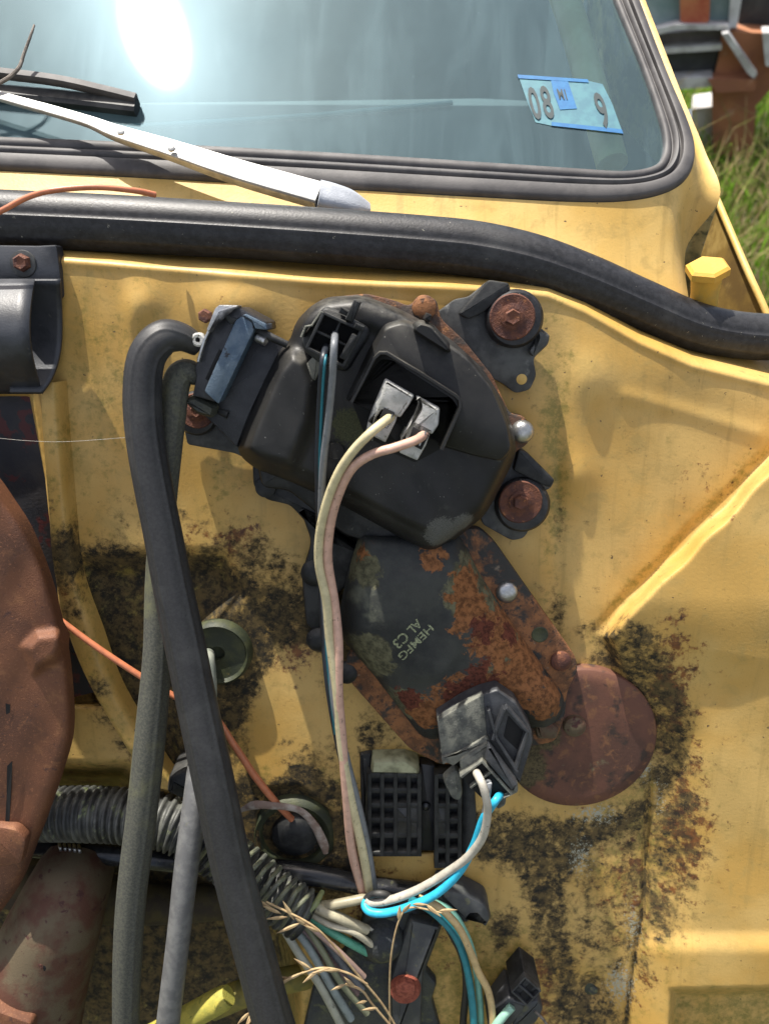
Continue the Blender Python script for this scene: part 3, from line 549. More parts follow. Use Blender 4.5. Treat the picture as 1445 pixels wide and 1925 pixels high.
# base plate with ears
part('base_plate', slab([(600, 600), (640, 556), (690, 552), (740, 564), (770, 576), (790, 552), (820, 562), (829, 600), (872, 640), (925, 706), (958, 778), (985, 782), (1002, 812), (990, 838), (970, 848), (940, 900), (885, 975), (820, 1010), (700, 1020), (620, 960), (600, 800)], 9, 17, 1.5, 10), M_rust3)
part('ear_plate', slab([(474, 870), (600, 860), (700, 1020), (600, 1010), (545, 950), (500, 940), (476, 915)], 9, 16, 1.5, 10), M_plas2)
part('stud', disc(797, 578, 17, [(23, 0), (22, 2), (16, 3.4), (8, 3.8)], 24), M_rust2); part('stud', disc(981, 811, 17, [(22, 0), (21, 3), (15, 5.5), (6, 6.5)], 24), M_alum); part('stud', disc(500, 915, 17, [(20, 0), (19, 3), (10, 4)], 24), M_plas2)
# yoke under the cover
part('yoke', slab([(478, 860), (600, 640), (900, 700), (930, 900), (880, 990), (815, 1032), (740, 1032), (650, 1012), (590, 965), (540, 925), (490, 920)], 10, 30, 6, 14), M_plas2)
part('yoke_rim', slab([(560, 950), (620, 1010), (700, 1042), (760, 1040), (700, 1085), (640, 1110), (600, 1190), (575, 1180), (566, 1080), (585, 1020)], 4, 18, 3, 14), M_plas2)
for x, y, r_ in ((592, 1075, 26), (600, 1200, 24), (652, 1262, 22)): part('screw', disc(x, y, 16, [(r_, 0), (r_, 3), (r_ * .7, 6), (r_ * .3, 6.8)], 24), M_plas2)
# gear case
part('gear_plate', slab([(700, 1010), (900, 992), (930, 1020), (1083, 1238), (1086, 1262), (1066, 1300), (1062, 1345), (1045, 1395), (930, 1420), (830, 1440), (770, 1410), (655, 1280), (648, 1240), (700, 1180)], 12, 20, 1.6, 14), M_rust2)
GC = [(676, 1000), (862, 1004), (906, 1088), (976, 1192), (1062, 1312), (1054, 1348), (1026, 1374), (900, 1340), (820, 1392), (790, 1384), (702, 1268), (642, 1200), (638, 1150), (650, 1090)]
def hgc(x, y, sd):
    h = 22 + 17 * (1 - np.exp(-sd / 10.)) + 7 * ss(sd / 110.) + .4 * np.sin(x / 19.) * np.cos(y / 27.)
    h += 2.5 * ss(sdpoly(x, y, [(650, 1190), (660, 1110), (770, 1050), (860, 1060), (880, 1130), (900, 1200), (850, 1290), (760, 1300)]) / 30.)
    return h
gcase = part('gear_case', field(GC, (840, 1190), hgc, 34, 16, 18, pw=1.3), M_gear, smooth=60)
LT = lambda x, y: (hgc(x, y, sdpoly(x, y, GC)) + .5) / 1000.
text('HEMFG', FW, (807, 1172), (-19, 19), (15, 15), LT, 'lettering', M_ink, gcase); text('AL', FW, (783, 1163), (-17, 17), (17, 17), LT, 'lettering', M_ink, gcase); text('C3', FW, (758, 1186), (-19, 19), (19, 19), LT, 'lettering', M_ink, gcase)
part('rivet', disc(952, 1113, 20, [(21, 0), (20, 2), (14, 4), (5, 4.6)], 24), M_alum); part('rivet', disc(1053, 1242, 20, [(20, 0), (19, 2), (13, 3.5), (5, 4)], 24), M_rust)
part('plate_hole', disc(1014, 1193, 20.1, [(16, 0), (14, .3), (13, .1)], 24), M_grom); part('boss', disc(801, 1236, 35.5, [(8, 0), (8, 1.6), (5, 1.9), (4.5, .8)], 18), M_gear, gcase)
part('tab', slab([(1000, 1345), (1030, 1352), (1052, 1372), (1046, 1392), (1010, 1392)], 14, 26, 3, 6), M_column)
# black plastic cover
COVP = [(446, 842), (462, 795), (500, 705), (526, 655), (545, 640), (556, 604), (585, 574), (615, 558), (680, 554), (745, 578), (800, 606), (850, 640), (905, 690), (945, 752), (966, 815), (970, 850), (962, 872), (930, 935), (912, 968), (868, 1004), (818, 1037), (795, 1036), (752, 1010), (640, 948), (545, 905), (482, 882), (456, 862)]
SHO = [(430, 850), (500, 690), (545, 640), (590, 664), (610, 720), (600, 800), (560, 900), (470, 880)]
def hcov(x, y, sd):
    h = 33 + 17.5 * (1 - np.exp(-sd / 7.5)) + .02 * np.minimum(sd, 60)
    h += 9.5 * ss(sdpoly(x, y, SHO) / 34.) * ss(sd / 26.)
    h += 3.5 * ss((sdline(x, y, [(600, 600), (700, 580), (800, 640)]) * -1 + 46) / 30.) * ss(sd / 12.)
    h -= 3.0 * np.exp(-(sdline(x, y, [(622, 700), (626, 860)]) / 16.) ** 2)
    h += -2.2 * ss((sdline(x, y, [(545, 890), (640, 930), (752, 990), (800, 1012)]) * -1 + 20) / 14.)
    h += .35 * np.sin(x / 23. + y / 41.) + .25 * np.sin(x / 11. - y / 17.)
    return h
cov = part('cover', field(COVP, (715, 815), hcov, 46, 16, 12, pw=1.35), M_plas, smooth=70)
top_b = part('raised_block', loft([(650, 756), (694, 662), (722, 612), (756, 602), (812, 624), (878, 668), (928, 728), (958, 800), (966, 846), (944, 872), (894, 862), (836, 845), (826, 838), (852, 768), (845, 756), (734, 684), (714, 683), (662, 758)],
    [(-4, 48), (-2, 54), (0, 59), (2, 63), (5, 66), (8, 67)], 12, n=5), M_plas, cov, smooth=60)
part('shroud_rim', wall([(660, 757), (684, 712), (703, 674), (714, 664), (726, 664), (790, 702), (856, 744), (864, 752), (865, 766), (848, 806), (830, 846)], 7, 60, 74, b=1), M_plas, cov)
part('shroud_floor', slab([(662, 757), (706, 680), (730, 680), (852, 758), (852, 772), (826, 845), (780, 870), (690, 830)], 50, 52, .6, 4), M_void, cov)
part('ridge', loft([(778, 612), (790, 604), (812, 610), (846, 648), (850, 664), (838, 664), (800, 640), (776, 624)], [(-3, 60), (0, 66), (3, 71), (6, 73)], 8), M_plas, cov, smooth=60)
part('ridge', slab([(797, 600), (803, 588), (812, 592), (808, 606)], 50, 70, 1, 2), M_plas, cov)
part('mould_mark', disc(731, 918, 51, [(11, 0), (11, .5), (9.5, .5), (9.5, .1)], 24), M_plas, cov); part('mould_mark', disc(630, 848, 53, [(16, 0), (16, .5), (14, .5), (14, .1)], 24), M_plas, cov)
# socket for the upper plug
sk_ = part('socket', loft([(564, 640), (600, 585), (612, 576), (640, 586), (692, 616), (694, 632), (656, 694), (646, 700), (600, 684), (570, 660)], [(-2, 48), (0, 56), (2, 59), (5, 60)], 8), M_plas2, cov, smooth=50)
OUT = [(608, 588), (679, 621), (645, 688), (577, 654)]
def walls(pts, th, h0, h1, name, m, parent):
    mb = MB(); P = list(pts) + [pts[0]]
    for a, b in zip(P[:-1], P[1:]): mb.add(wall([a, ((a[0] + b[0]) / 2, (a[1] + b[1]) / 2), b], th, h0, h1))
    return mb.build(name, m, parent)
part('cavity', slab(OUT, 60, 61, .2, 2), M_void, cov)
plug = thing('wire_plug', 'small black plug of three cavities holding the dark blue and grey wires', 'connector', F(628, 640, 61))
walls(OUT, 6, 61, 74, 'housing', M_plas2, plug)
part('divider', wall([(592, 621), (628, 638), (662, 655)], 5, 61, 71), M_plas2, plug); part('divider', wall([(640, 603), (625, 640), (610, 670)], 5, 61, 70), M_plas2, plug)
part('latch', slab([(666, 562), (678, 568), (662, 606), (648, 600)], 58, 76, 1, 2), M_plas2, plug); part('latch', slab([(640, 576), (668, 590), (664, 600), (636, 588)], 60, 70, 1, 2), M_plas2, plug)
part('rail', slab(rect(655, 652, 6, 26, 28), 61, 78, 1, 3), M_plas2, plug); part('rail', slab([(668, 606), (686, 614), (682, 624), (664, 616)], 61, 77, 1, 2), M_plas2, plug)
part('tab', slab([(570, 690), (596, 662), (612, 672), (592, 716), (566, 702)], 50, 57, 1, 2), M_dusty, plug); part('wing', wall([(566, 634), (574, 614), (586, 612), (594, 600), (604, 586)], 4, 58, 72), M_dusty, plug)
# ------------------------------------------------------------------ white plug in the shroud
wpg = thing('wire_plug', 'chalky white two lobed plug seated in the black shroud', 'connector', F(760, 790, 52))
def lobe(poly, cav, floor):
    part('lobe', slab(poly, 52, 73, 2.2, 4), M_white, wpg); part('cavity', slab(cav, 72, 73.6, .1, 2), M_void, wpg)
    part('foot', slab(floor, 52, 70, 1, 2), M_white, wpg)
lobe([(724, 712), (779, 744), (770, 760), (752, 786), (718, 770), (703, 792), (692, 800), (700, 768)], [(722, 766), (742, 776), (728, 806), (708, 798)], [(700, 806), (708, 796), (748, 776), (744, 792), (724, 832), (697, 818)])
lobe([(782, 744), (827, 768), (824, 800), (812, 818), (778, 800), (764, 824), (752, 830), (770, 794), (788, 766)], [(776, 802), (806, 818), (792, 846), (766, 832)], [(746, 842), (760, 832), (808, 816), (800, 838), (784, 866), (752, 852)])
part('terminal', wall([(737, 780), (731, 792), (726, 804)], 3, 72, 77), M_alum, wpg); part('terminal', wall([(800, 812), (794, 824), (788, 838)], 3, 72, 77), M_alum, wpg)
part('web', slab([(690, 800), (700, 768), (712, 760), (706, 800), (700, 830), (688, 812)], 52, 66, 1, 2), M_white, wpg)
# ------------------------------------------------------------------ lower socket and plug
lsock = part('connector_socket', loft([(822, 1354), (866, 1326), (905, 1306), (935, 1296), (970, 1322), (1000, 1376), (1002, 1395), (978, 1474), (966, 1468), (916, 1392), (862, 1432), (832, 1436)], [(-2, 18), (-1, 40), (0, 55), (1.5, 56.5), (3, 57)], 4), M_socket, smooth=40)
part('dusty_face', slab([(822, 1355), (866, 1328), (908, 1306), (915, 1388), (860, 1426), (832, 1432)], 52, 58.5, .5, 3), M_dusty, lsock)
for a, b in (((948, 1334), (926, 1392)), ((918, 1336), (934, 1392)), ((990, 1378), (970, 1446)), ((934, 1392), (972, 1452)), ((952, 1332), (992, 1378))): part('rib', wall([a, ((a[0] + b[0]) / 2, (a[1] + b[1]) / 2), b], 6, 56, 63), M_socket, lsock)
part('recess', slab([(955, 1345), (985, 1378), (972, 1410), (946, 1385)], 56.8, 57.4, .2, 3), M_void, lsock)
lp_ = thing('wire_plug', 'grimy black plug with white and light blue wires at the motor foot', 'connector', F(920, 1460, 40))
part('housing', slab([(863, 1430), (917, 1396), (974, 1474), (974, 1492), (952, 1500), (950, 1516), (936, 1524), (924, 1510), (912, 1506), (868, 1462)], 36, 64, 2, 4), M_dusty, lp_)
part('cavity', slab([(870, 1462), (906, 1436), (918, 1450), (882, 1480)], 63, 64.6, .1, 2), M_void, lp_); part('cavity', slab([(888, 1484), (922, 1456), (956, 1494), (924, 1508), (905, 1500)], 63, 64.8, .1, 2), M_void, lp_)
part('rim', wall([(866, 1462), (906, 1432), (962, 1494), (928, 1510)], 6, 60, 69), M_dusty, lp_); part('lip', slab([(919, 1402), (973, 1476), (964, 1490), (912, 1430)], 60, 70, 1.5, 3), M_socket, lp_)
part('divider', wall([(884, 1482), (904, 1466), (926, 1450)], 5, 60, 68), M_dusty, lp_); part('latch', slab([(832, 1468), (856, 1446), (866, 1456), (870, 1492), (864, 1508), (850, 1504)], 44, 52, 2, 7), M_dusty, lp_)
part('flange', slab([(829, 1424), (858, 1418), (914, 1385), (921, 1394), (864, 1431), (852, 1440), (840, 1434), (832, 1438)], 50, 61, .6, 2), M_dusty, lp_)
# ------------------------------------------------------------------ washer pump on the left
pu = thing('washer_pump', 'black washer pump with worn blue band and corroded clamp beside the motor', 'pump', F(430, 690, 8))
part('rear_body', slab([(474, 620), (500, 628), (544, 660), (504, 706), (468, 784), (446, 842), (404, 800), (372, 770), (420, 720)], 10, 36, 1, 3), M_pump, pu)
part('body', slab([(412, 588), (450, 592), (470, 606), (404, 756), (362, 744), (369, 708), (366, 690), (384, 650)], 10, 50, 1, 3), M_pump, pu)
part('head', slab([(411, 587), (446, 577), (500, 606), (502, 622), (478, 616), (452, 598), (436, 612)], 12, 53, 1, 3), M_pump, pu)
part('band', slab([(443, 602), (454, 594), (474, 606), (478, 620), (411, 760), (384, 736)], 30, 53.5, .7, 4), M_blue, pu); part('band', slab([(456, 593), (462, 590), (500, 609), (502, 620), (480, 618), (474, 604)], 30, 55, .7, 2), M_blue, pu)
part('slot', slab([(412, 656), (417, 660), (391, 716), (386, 712)], 49, 50.4, .1, 1), M_void, pu); part('neck', loft([(340, 752), (366, 742), (408, 764), (400, 790), (366, 780)], [(0, 10), (2, 44), (8, 47)], 8), M_dirty, pu)
cl = part('clamp', slab([(404, 580), (412, 573), (448, 574), (446, 579), (413, 588), (406, 604), (394, 626), (388, 620)], 44, 57, .8, 2), M_alum, pu); part('clamp_leg', wall([(392, 622), (384, 640), (378, 658), (372, 680)], 5, 40, 54), M_alum, pu)
part('lug', disc(376, 638, 48, [(13, 0), (13, 5), (10, 6), (5, 6), (4.5, 2)], 18), M_white, cl); part('bolt_head', disc(388, 594, 46, [(13, 0), (13, 5), (10, 7)], 6), M_rust, cl, smooth=25)
part('spigot', tube([(480, 620, 44), (505, 632, 46), (540, 648, 46)], [9, 8, 7]), M_plas2, pu); part('screw', tube([(484, 634, 46), (500, 642, 48)], 9), M_alum, pu); part('screw', tube([(412, 772, 34), (430, 780, 36)], 8), M_plas2, pu)
# ------------------------------------------------------------------ hoses
def hprof(t, k=5, a=.05, ph=.35): return 1 + a * (abs(math.cos(k * (t - ph) / 2)) ** 26) - .035 * abs(math.cos(k * (t - ph) / 2)) ** 2
H1 = [(372, 650, 44), (340, 634, 50), (305, 636, 56), (276, 672, 60), (268, 740, 62), (273, 820, 64), (288, 910, 66), (306, 1000, 68), (325, 1100, 70), (346, 1200, 72), (368, 1310, 75), (400, 1460, 80), (436, 1630, 84), (478, 1790, 88), (515, 1925, 92), (560, 2060, 92)]
tag(obj('rubber_hose', *tube(H1, [20, 27, 33, 35, 36, 36, 36, 36, 37, 38, 38, 39, 38, 38, 38, 38], 10, 96, prof=hprof), M_hose, smooth=35), 'thick black ribbed hose arching over from the pump and crossing in front', 'hose', 'rubber hoses at the lower left')
H2 = [(372, 704, 40), (348, 700, 42), (332, 720, 44), (325, 780, 46), (318, 850, 46), (305, 980, 44), (298, 1100, 44), (296, 1230, 48), (284, 1370, 52), (268, 1520, 56), (248, 1680, 60), (240, 1800, 62), (237, 1925, 62), (237, 2060, 62)]
tag(obj('rubber_hose', *tube(H2, [20, 25, 26, 25, 24, 24, 25, 27, 29, 29, 28, 27, 25, 25], 10, 80, prof=lambda t: hprof(t, 4, .06, .9)), M_hose2, smooth=35), 'mossy grey green hose hanging straight down behind the thick hose', 'hose', 'rubber hoses at the lower left')
H3 = [(390, 1330, 26), (380, 1400, 42), (368, 1500, 58), (352, 1620, 68), (336, 1760, 74), (316, 1925, 76), (300, 2060, 76)]
tag(obj('rubber_hose', *tube(H3, [15, 21, 23, 23, 22, 22, 22], 10, 24), M_hose3, smooth=50), 'smooth light grey hose between the two big hoses at lower left', 'hose', 'rubber hoses at the lower left')
# grommet with its pale pipe
gm = thing('rubber_grommet', 'algae stained round grommet with a pale nipple beside the crossing hoses', 'grommet', F(415, 1222, 0))
part('ring', disc(412, 1222, 1, [(64, 0), (62, 7), (57, 9), (52, 6), (30, 5), (14, 6), (12, 2)], 40), M_grom, gm)
part('nipple', tube([(392, 1228, 4), (390, 1240, 16), (396, 1290, 22), (392, 1345, 26)], [11, 14, 12, 14]), M('pale_pipe', (.20, .22, .18), (.28, .29, .24), 90, .5), gm)
gm2 = thing('rubber_grommet', 'big dark grommet in the firewall where the coppery wire ends', 'grommet', F(552, 1560, 0))
part('ring', disc(552, 1562, -4, [(84, 0), (80, 6), (70, 9), (60, 7), (56, 2), (40, 1)], 40), M_grom, gm2); part('core', disc(556, 1560, -5, [(46, 0), (42, 8), (30, 11), (18, 12)], 30), M_plas2, gm2)
tag(obj('tape_strip', *tube([(452, 1524, 14), (476, 1514, 20), (506, 1514, 20), (560, 1522, 18), (590, 1550, 16), (608, 1586, 14), (612, 1604, 12)], [4, 9, 8, 7, 8, 9, 5], 8, 12, ab=(1, .5)), M_mauve_t := M('old_tape', (.20, .14, .11), (.34, .30, .26), 90, .7, bump=(700, .8)), smooth=50), 'frayed pinkish tape wrapped wire curling over the big grommet', 'tape')
# ------------------------------------------------------------------ wires
def wr(pts, r_, m, label, group='wires in the engine bay', **k): return tag(obj('wire', *tube(pts, r_, 8, 12, **k), m, smooth=60), label, 'wire', group)
wr([(-60, 424, 34), (0, 398, 34), (50, 372, 32), (100, 358, 32), (180, 352, 26), (250, 358, 18), (292, 366, 8)], 5.5, W_red, 'coppery red wire arching over the hood seal at left')
wr([(60, 1130, 20), (105, 1160, 26), (180, 1215, 28), (260, 1268, 28), (330, 1310, 28), (400, 1345, 28), (440, 1400, 26), (480, 1460, 22), (520, 1510, 16), (548, 1540, 6)], [6, 6, 6, 6, 6, 6, 6.5, 7, 6.5, 6], W_red, 'coppery red wire slanting down behind the hoses into the grommet')
wr([(613, 652, 66), (608, 672, 84), (604, 720, 80), (600, 800, 70), (598, 880, 62), (600, 980, 52), (604, 1080, 44), (608, 1180, 42), (616, 1280, 42), (632, 1380, 38), (655, 1480, 34), (675, 1570, 30), (688, 1650, 26), (698, 1690, 20)], 6.5, W_dkblue, 'dark wire with teal stripe hanging from the upper plug')
wr([(614, 655, 68), (611.5, 675, 87), (607.5, 720, 83.5), (603.5, 800, 73.5), (601, 880, 65), (603, 980, 55), (607, 1080, 47), (611, 1180, 45), (619, 1280, 45), (630, 1380, 40)], 2.6, W_teal, 'thin teal stripe wire lying on the dark wire under the upper plug')
wr([(630, 628, 68), (628, 650, 88), (624, 720, 84), (616, 800, 76), (607, 880, 68), (604, 980, 56), (606, 1080, 46), (616, 1200, 44), (630, 1330, 44), (652, 1430, 40), (675, 1520, 36), (692, 1600, 30), (706, 1690, 22)], 7, W_grey, 'plain grey wire hanging from the upper plug')
wr([(734, 784, 70), (718, 796, 82), (692, 818, 88), (662, 850, 84), (636, 890, 78), (616, 940, 70), (602, 1000, 62), (600, 1060, 56), (614, 1130, 52), (620, 1200, 48), (632, 1290, 46), (642, 1400, 42), (660, 1500, 38), (682, 1600, 32), (698, 1695, 22)], 9, W_cream, 'cream wire from the left lobe of the white plug')
wr([(798, 816, 70), (780, 828, 82), (740, 842, 88), (700, 854, 86), (664, 878, 80), (640, 920, 72), (622, 980, 64), (616, 1050, 56), (628, 1130, 50), (636, 1210, 48), (636, 1300, 46), (644, 1400, 42), (652, 1500, 38), (662, 1600, 30), (686, 1690, 20)], 9, W_pink, 'faded pink wire from the right lobe of the white plug')
wr([(894, 1450, 62), (898, 1458, 74), (908, 1480, 80), (916, 1520, 78), (908, 1570, 70), (880, 1610, 60), (840, 1640, 50), (790, 1670, 44), (740, 1690, 40), (700, 1697, 36), (688, 1690, 34)], 8, W_white, 'white wire curving out of the lower plug')
wr([(940, 1494, 64), (930, 1506, 74), (908, 1540, 68), (890, 1590, 60), (862, 1640, 54), (820, 1680, 50), (770, 1704, 46), (724, 1716, 42), (696, 1714, 40), (686, 1702, 36), (692, 1690, 32)], 8, W_blue, 'bright light blue wire curving out of the lower plug')
wr([(916, 1468, 64), (918, 1478, 72), (912, 1520, 70), (904, 1570, 62)], 6, W_grey, 'short grey wire between the white and blue wires of the lower plug')
g_ = 'wires running down from the retaining ring'
wr([(770, 1690, 34), (810, 1712, 36), (850, 1752, 36), (872, 1800, 36), (884, 1860, 36), (890, 1925, 36), (894, 2050, 36)], 7, wire('teal_wire', (.02, .20, .24), 0), 'teal wire in the loop below the retaining ring')
wr([(786, 1688, 38), (826, 1706, 42), (862, 1744, 42), (884, 1790, 42), (900, 1830, 40), (918, 1866, 38), (926, 1925, 38), (928, 2050, 38)], 7, W_tan, 'tan wire bending down toward the loose plug')
wr([(800, 1690, 30), (846, 1712, 34), (876, 1758, 34), (892, 1810, 32), (900, 1870, 30), (904, 1940, 30), (906, 2050, 30)], 6.5, wire('sea_green_wire', (.18, .42, .33), 0), 'pale sea green wire beside the tan wire')
wr([(840, 1740, 24), (868, 1796, 26), (876, 1850, 26), (870, 1925, 26), (866, 2050, 26)], 7, W_black, 'black wire left of the teal wire at bottom')
wr([(600, 1702, 26), (630, 1700, 30), (680, 1690, 30), (700, 1686, 26)], 9, W_dirty, 'dirty beige wire stub running right from the torn conduit')
wr([(575, 1690, 24), (600, 1708, 30), (640, 1726, 32), (690, 1748, 26)], [9, 10, 10, 9], wire('crusty_beige_wire', (.42, .38, .26)), 'crusty beige wire slanting below the stub')
wr([(560, 1700, 24), (605, 1740, 28), (650, 1768, 30), (690, 1790, 24)], 8, W_green, 'green wire coming out of the torn conduit end')
wr([(540, 1710, 22), (580, 1760, 28), (620, 1810, 28), (668, 1868, 24)], 9.5, W_mauve, 'thick mauve wire coming out of the torn conduit')
wr([(560, 1700, 20), (610, 1770, 24), (640, 1810, 24), (680, 1860, 20)], 7, W_grey, 'dull grey wire right of the thick mauve wire')
wr([(530, 1740, 30), (560, 1790, 36), (600, 1850, 38), (640, 1925, 36), (650, 1945, 36)], 7.5, wire('pale_wire', (.38, .38, .30)), 'pale stiff wire leftmost below the conduit end')
wr([(545, 1735, 26), (580, 1780, 34), (620, 1850, 36), (660, 1915, 34)], 7.5, W_ltgrey, 'blue grey stiff wire beside the pale wire below the conduit')
wr([(560, 1760, 18), (590, 1800, 18), (600, 1822, 16)], 4, M_copper, 'bare copper strand glowing orange under the conduit end')
wr([(580, 1715, 26), (620, 1738, 32), (664, 1752, 32), (700, 1776, 26)], 6.5, wire('chalk_wire', (.50, .46, .34)), 'thin chalky wire between the crusty wire and the green wire')
wr([(566, 1726, 30), (604, 1784, 36), (640, 1846, 36), (690, 1905, 32)], 6, wire('olive_wire', (.20, .21, .13)), 'thin olive wire between the mauve wire and the blue grey wire')
wr([(556, 1716, 34), (596, 1752, 38), (640, 1792, 38), (684, 1836, 32)], 5.5, wire('rosy_wire', (.40, .27, .22)), 'thin rosy wire lying over the thick mauve wire')
rg = tag(obj('retaining_ring', *sweep(catmull(np.array([F(x, y, 34 + 4 * math.sin(i)) for i, (x, y) in enumerate(circ(712, 1698, 26, 10, 18))]), 6, True)[:, :], mpp(710, 1700, 34) * 7, 10, cap=False), M_plas2), 'black retaining ring gathering the wires above the bracket', 'ring')
# ------------------------------------------------------------------ pipe, conduit
pi_ = thing('brake_pipe', 'glossy black pipe running behind the conduit with a worn shiny stretch', 'pipe', F(400, 1630, -5))
part('tube', tube([(-60, 1578, -10), (60, 1592, -8), (200, 1606, -4), (350, 1622, 0), (470, 1632, 6), (560, 1640, 12), (640, 1654, 14), (700, 1668, 14), (790, 1684, 16), (860, 1702, 18)], [19, 19, 19, 19, 19, 20, 20, 20, 24, 25], 8, 24), M_tube, pi_)
part('end_clip', slab([(820, 1672), (870, 1680), (916, 1704), (924, 1728), (914, 1748), (902, 1740), (890, 1722), (880, 1740), (850, 1732), (818, 1712)], 8, 30, 4, 8), M_bluegrey, pi_)
for k in range(5): part('coil_mark', tube([(112 + k * 9, 1586 + k, 0), (114 + k * 9, 1594 + k, 8 - 0), (116 + k * 9, 1604 + k, 4)], 3), M_alum, pi_)
co = thing('wire_conduit', 'split corrugated black conduit with green grime and torn end', 'conduit', F(320, 1550, 0))
cp = catmull(np.array([(20, 1530, 4), (90, 1530, 8), (160, 1530, 12), (240, 1534, 14), (320, 1548, 18), (390, 1585, 22), (450, 1632, 24), (510, 1680, 26), (572, 1722, 28)], float), 40)
P3 = F(cp[:, 0], cp[:, 1], cp[:, 2]); al = np.concatenate([[0], np.cumsum(np.linalg.norm(np.diff(P3, axis=0), axis=1))]); nring = 46
s_ = np.linspace(0, al[-1], nring * 8); P3 = np.stack([np.interp(s_, al, P3[:, i]) for i in range(3)], 1)
base = np.interp(np.linspace(0, 1, len(s_)), [0, .5, .62, 1], [47, 48, 47, 44]) * mpp(300, 1550, 10)
ph = np.arange(len(s_)) * 2 * math.pi / 8; rr = base * (1 + .085 * np.clip(np.cos(ph) * 1.6, -1, 1))
jit = 1 + .012 * RNG.standard_normal(len(s_)).cumsum() / np.sqrt(np.arange(len(s_)) + 1)
vs, f_ = sweep(P3, rr * jit, 32, cap=False)
part('shell', (vs, f_), M_cond, co, smooth=70); part('lining', sweep(P3[6:-3], base[6:-3] * .86, 20), M_void, co)
M_torn = M('torn_conduit', (.085, .09, .075), (.15, .16, .10), 50, .5, bump=(900, .5))
# broken ribs on the torn stretch
for k in range(13):
    q = P3[int(len(P3) * (.60 + .03 * k)) - 1]; a = cp[min(len(cp) - 1, int(len(cp) * (.60 + .03 * k)))]
    x, y, h = a; part('loose_rib', tube([(x - 26, y + 36, h + 14), (x - 10 + 5 * (k % 3), y + 10, h + 31), (x + 18, y - 18 - 4 * (k % 2), h + 26), (x + 34, y - 36, h + 8)], 4.6, 5, 8), M_torn, co)
part('torn_edge', tube([(548, 1770, 18), (566, 1740, 34), (590, 1704, 34), (606, 1676, 20)], [4, 5, 6, 5], 6, 8), wire('algae_edge', (.28, .32, .14)), co)
tag(obj('hose_clip', *slab([(316, 1462), (345, 1450), (372, 1462), (376, 1500), (340, 1505), (312, 1492)], 10, 40, 4, 6), M_plas2), 'small black clip perched on the conduit between the hoses', 'clip')
# ------------------------------------------------------------------ bulkhead connector
bh = thing('bulkhead_connector', 'large black bulkhead connector with rows of square sockets below the gear case', 'connector', F(775, 1520, 0))
def lattice(cx, ry, name, x0, x1, y0, y1, h, holes=None):
    mb = MB(); mb.add(slab([(x0, y0), (x1, y0), (x1, y1), (x0, y1)], -6, h - 8, .3, 3))
    for x in cx: mb.add(slab(rect(x, (y0 + y1) / 2, 4.2, (y1 - y0) / 2, 0), h - 9, h, .8, 0))
    for y in ry: mb.add(slab(rect((x0 + x1) / 2, y, (x1 - x0) / 2, 5, 0), h - 9, h - .6, .8, 0))
    return mb.build(name, M_plas2, bh)
lattice((694, 718, 743, 768, 788), (1458, 1487, 1515, 1543, 1571, 1606), 'socket_block', 690, 792, 1454, 1610, 16)
lattice((820, 841, 864), (1460, 1488, 1516, 1544, 1572, 1600, 1628), 'socket_block', 816, 868, 1456, 1632, 16)
for pl_ in ([(745, 1518), (790, 1518), (790, 1568), (745, 1568)], [(822, 1518), (840, 1518), (840, 1570), (822, 1570)]): part('blank', slab(pl_, 6, 15.2, .5, 1), M_pump, bh)
part('lid', loft([(696, 1456), (699, 1430), (762, 1428), (786, 1444), (790, 1458)], [(0, -4), (0, 12), (3, 16), (5, 17)], 5), M('cream_plastic', (.36, .36, .22), (.16, .16, .09), 60, .6), bh)
part('edge_strip', tube([(692, 1470, 12), (689, 1530, 12), (689, 1600, 12)], 3), M_dirty, bh)
part('frame', slab([(676, 1418), (700, 1416), (700, 1440), (694, 1620), (680, 1600)], -12, 6, 2, 4), M_plas2, bh); part('center_frame', slab([(790, 1436), (818, 1440), (818, 1600), (790, 1600)], -12, 4, 1, 3), M_pump, bh); part('screw', disc(800, 1514, 4, [(9, 0), (8, 2), (4, 3)], 18), M_tube, bh)
part('frame', slab([(868, 1440), (890, 1445), (900, 1600), (868, 1610)], -12, 8, 2, 4), M_plas2, bh)
# rusty blanking disc
tag(obj('cover_plate', *disc(1088, 1389, 10, [(143, -14), (145, 0), (142, 1.4), (120, 2.0), (60, 2.4)], 72), M_rustred, smooth=50), 'large round dark red oxidised plate behind the motor foot', 'plate')
part('boss', disc(1078, 1362, 12, [(22, 0), (20, 4), (12, 6)], 20), M_column, mo)
tag(obj('drain_plug', *disc(1108, 1856, -4, [(30, -4), (26, 3), (14, 6), (6, 6.5)], 24), M_grom), 'dark round plug in the mouldy lower firewall', 'plug')
tag(obj('putty_lump', *disc(1114, 1862, 2, [(10, 0), (8, 1), (3, 2)], 14), M_dirty), 'small pale lump on the dark plug', 'lump')
# ------------------------------------------------------------------ lower bracket, loose plug
br = thing('relay_bracket', 'grimy blue grey bracket at the bottom held by a bright rusty bolt', 'bracket', F(720, 1840, 0))
part('plate', slab([(690, 1700), (760, 1702), (832, 1742), (800, 1826), (822, 1850), (812, 1880), (834, 1960), (700, 2000), (560, 1980), (588, 1860), (640, 1800), (672, 1760)], 2, 14, 3, 8), M_dirty, br)
part('arm', slab([(770, 1730), (828, 1744), (796, 1826), (790, 1960), (735, 1960), (735, 1840)], 12, 22, 3, 6), M_bluegrey, br)
part('bolt', disc(761, 1856, 22, [(30, 0), (29, 3), (26, 5)], 28), M('red_rust', (.30, .075, .04), (.20, .045, .025), 300, .75, bump=(700, 1.2, 6, .001)), br)
part('bolt_head', disc(761, 1853, 26, [(22, 0), (20, 4), (10, 5)], 6), M('red_rust_head', (.33, .09, .05), (.20, .045, .025), 300, .75, bump=(700, 1.2, 6, .001)), br, smooth=25)
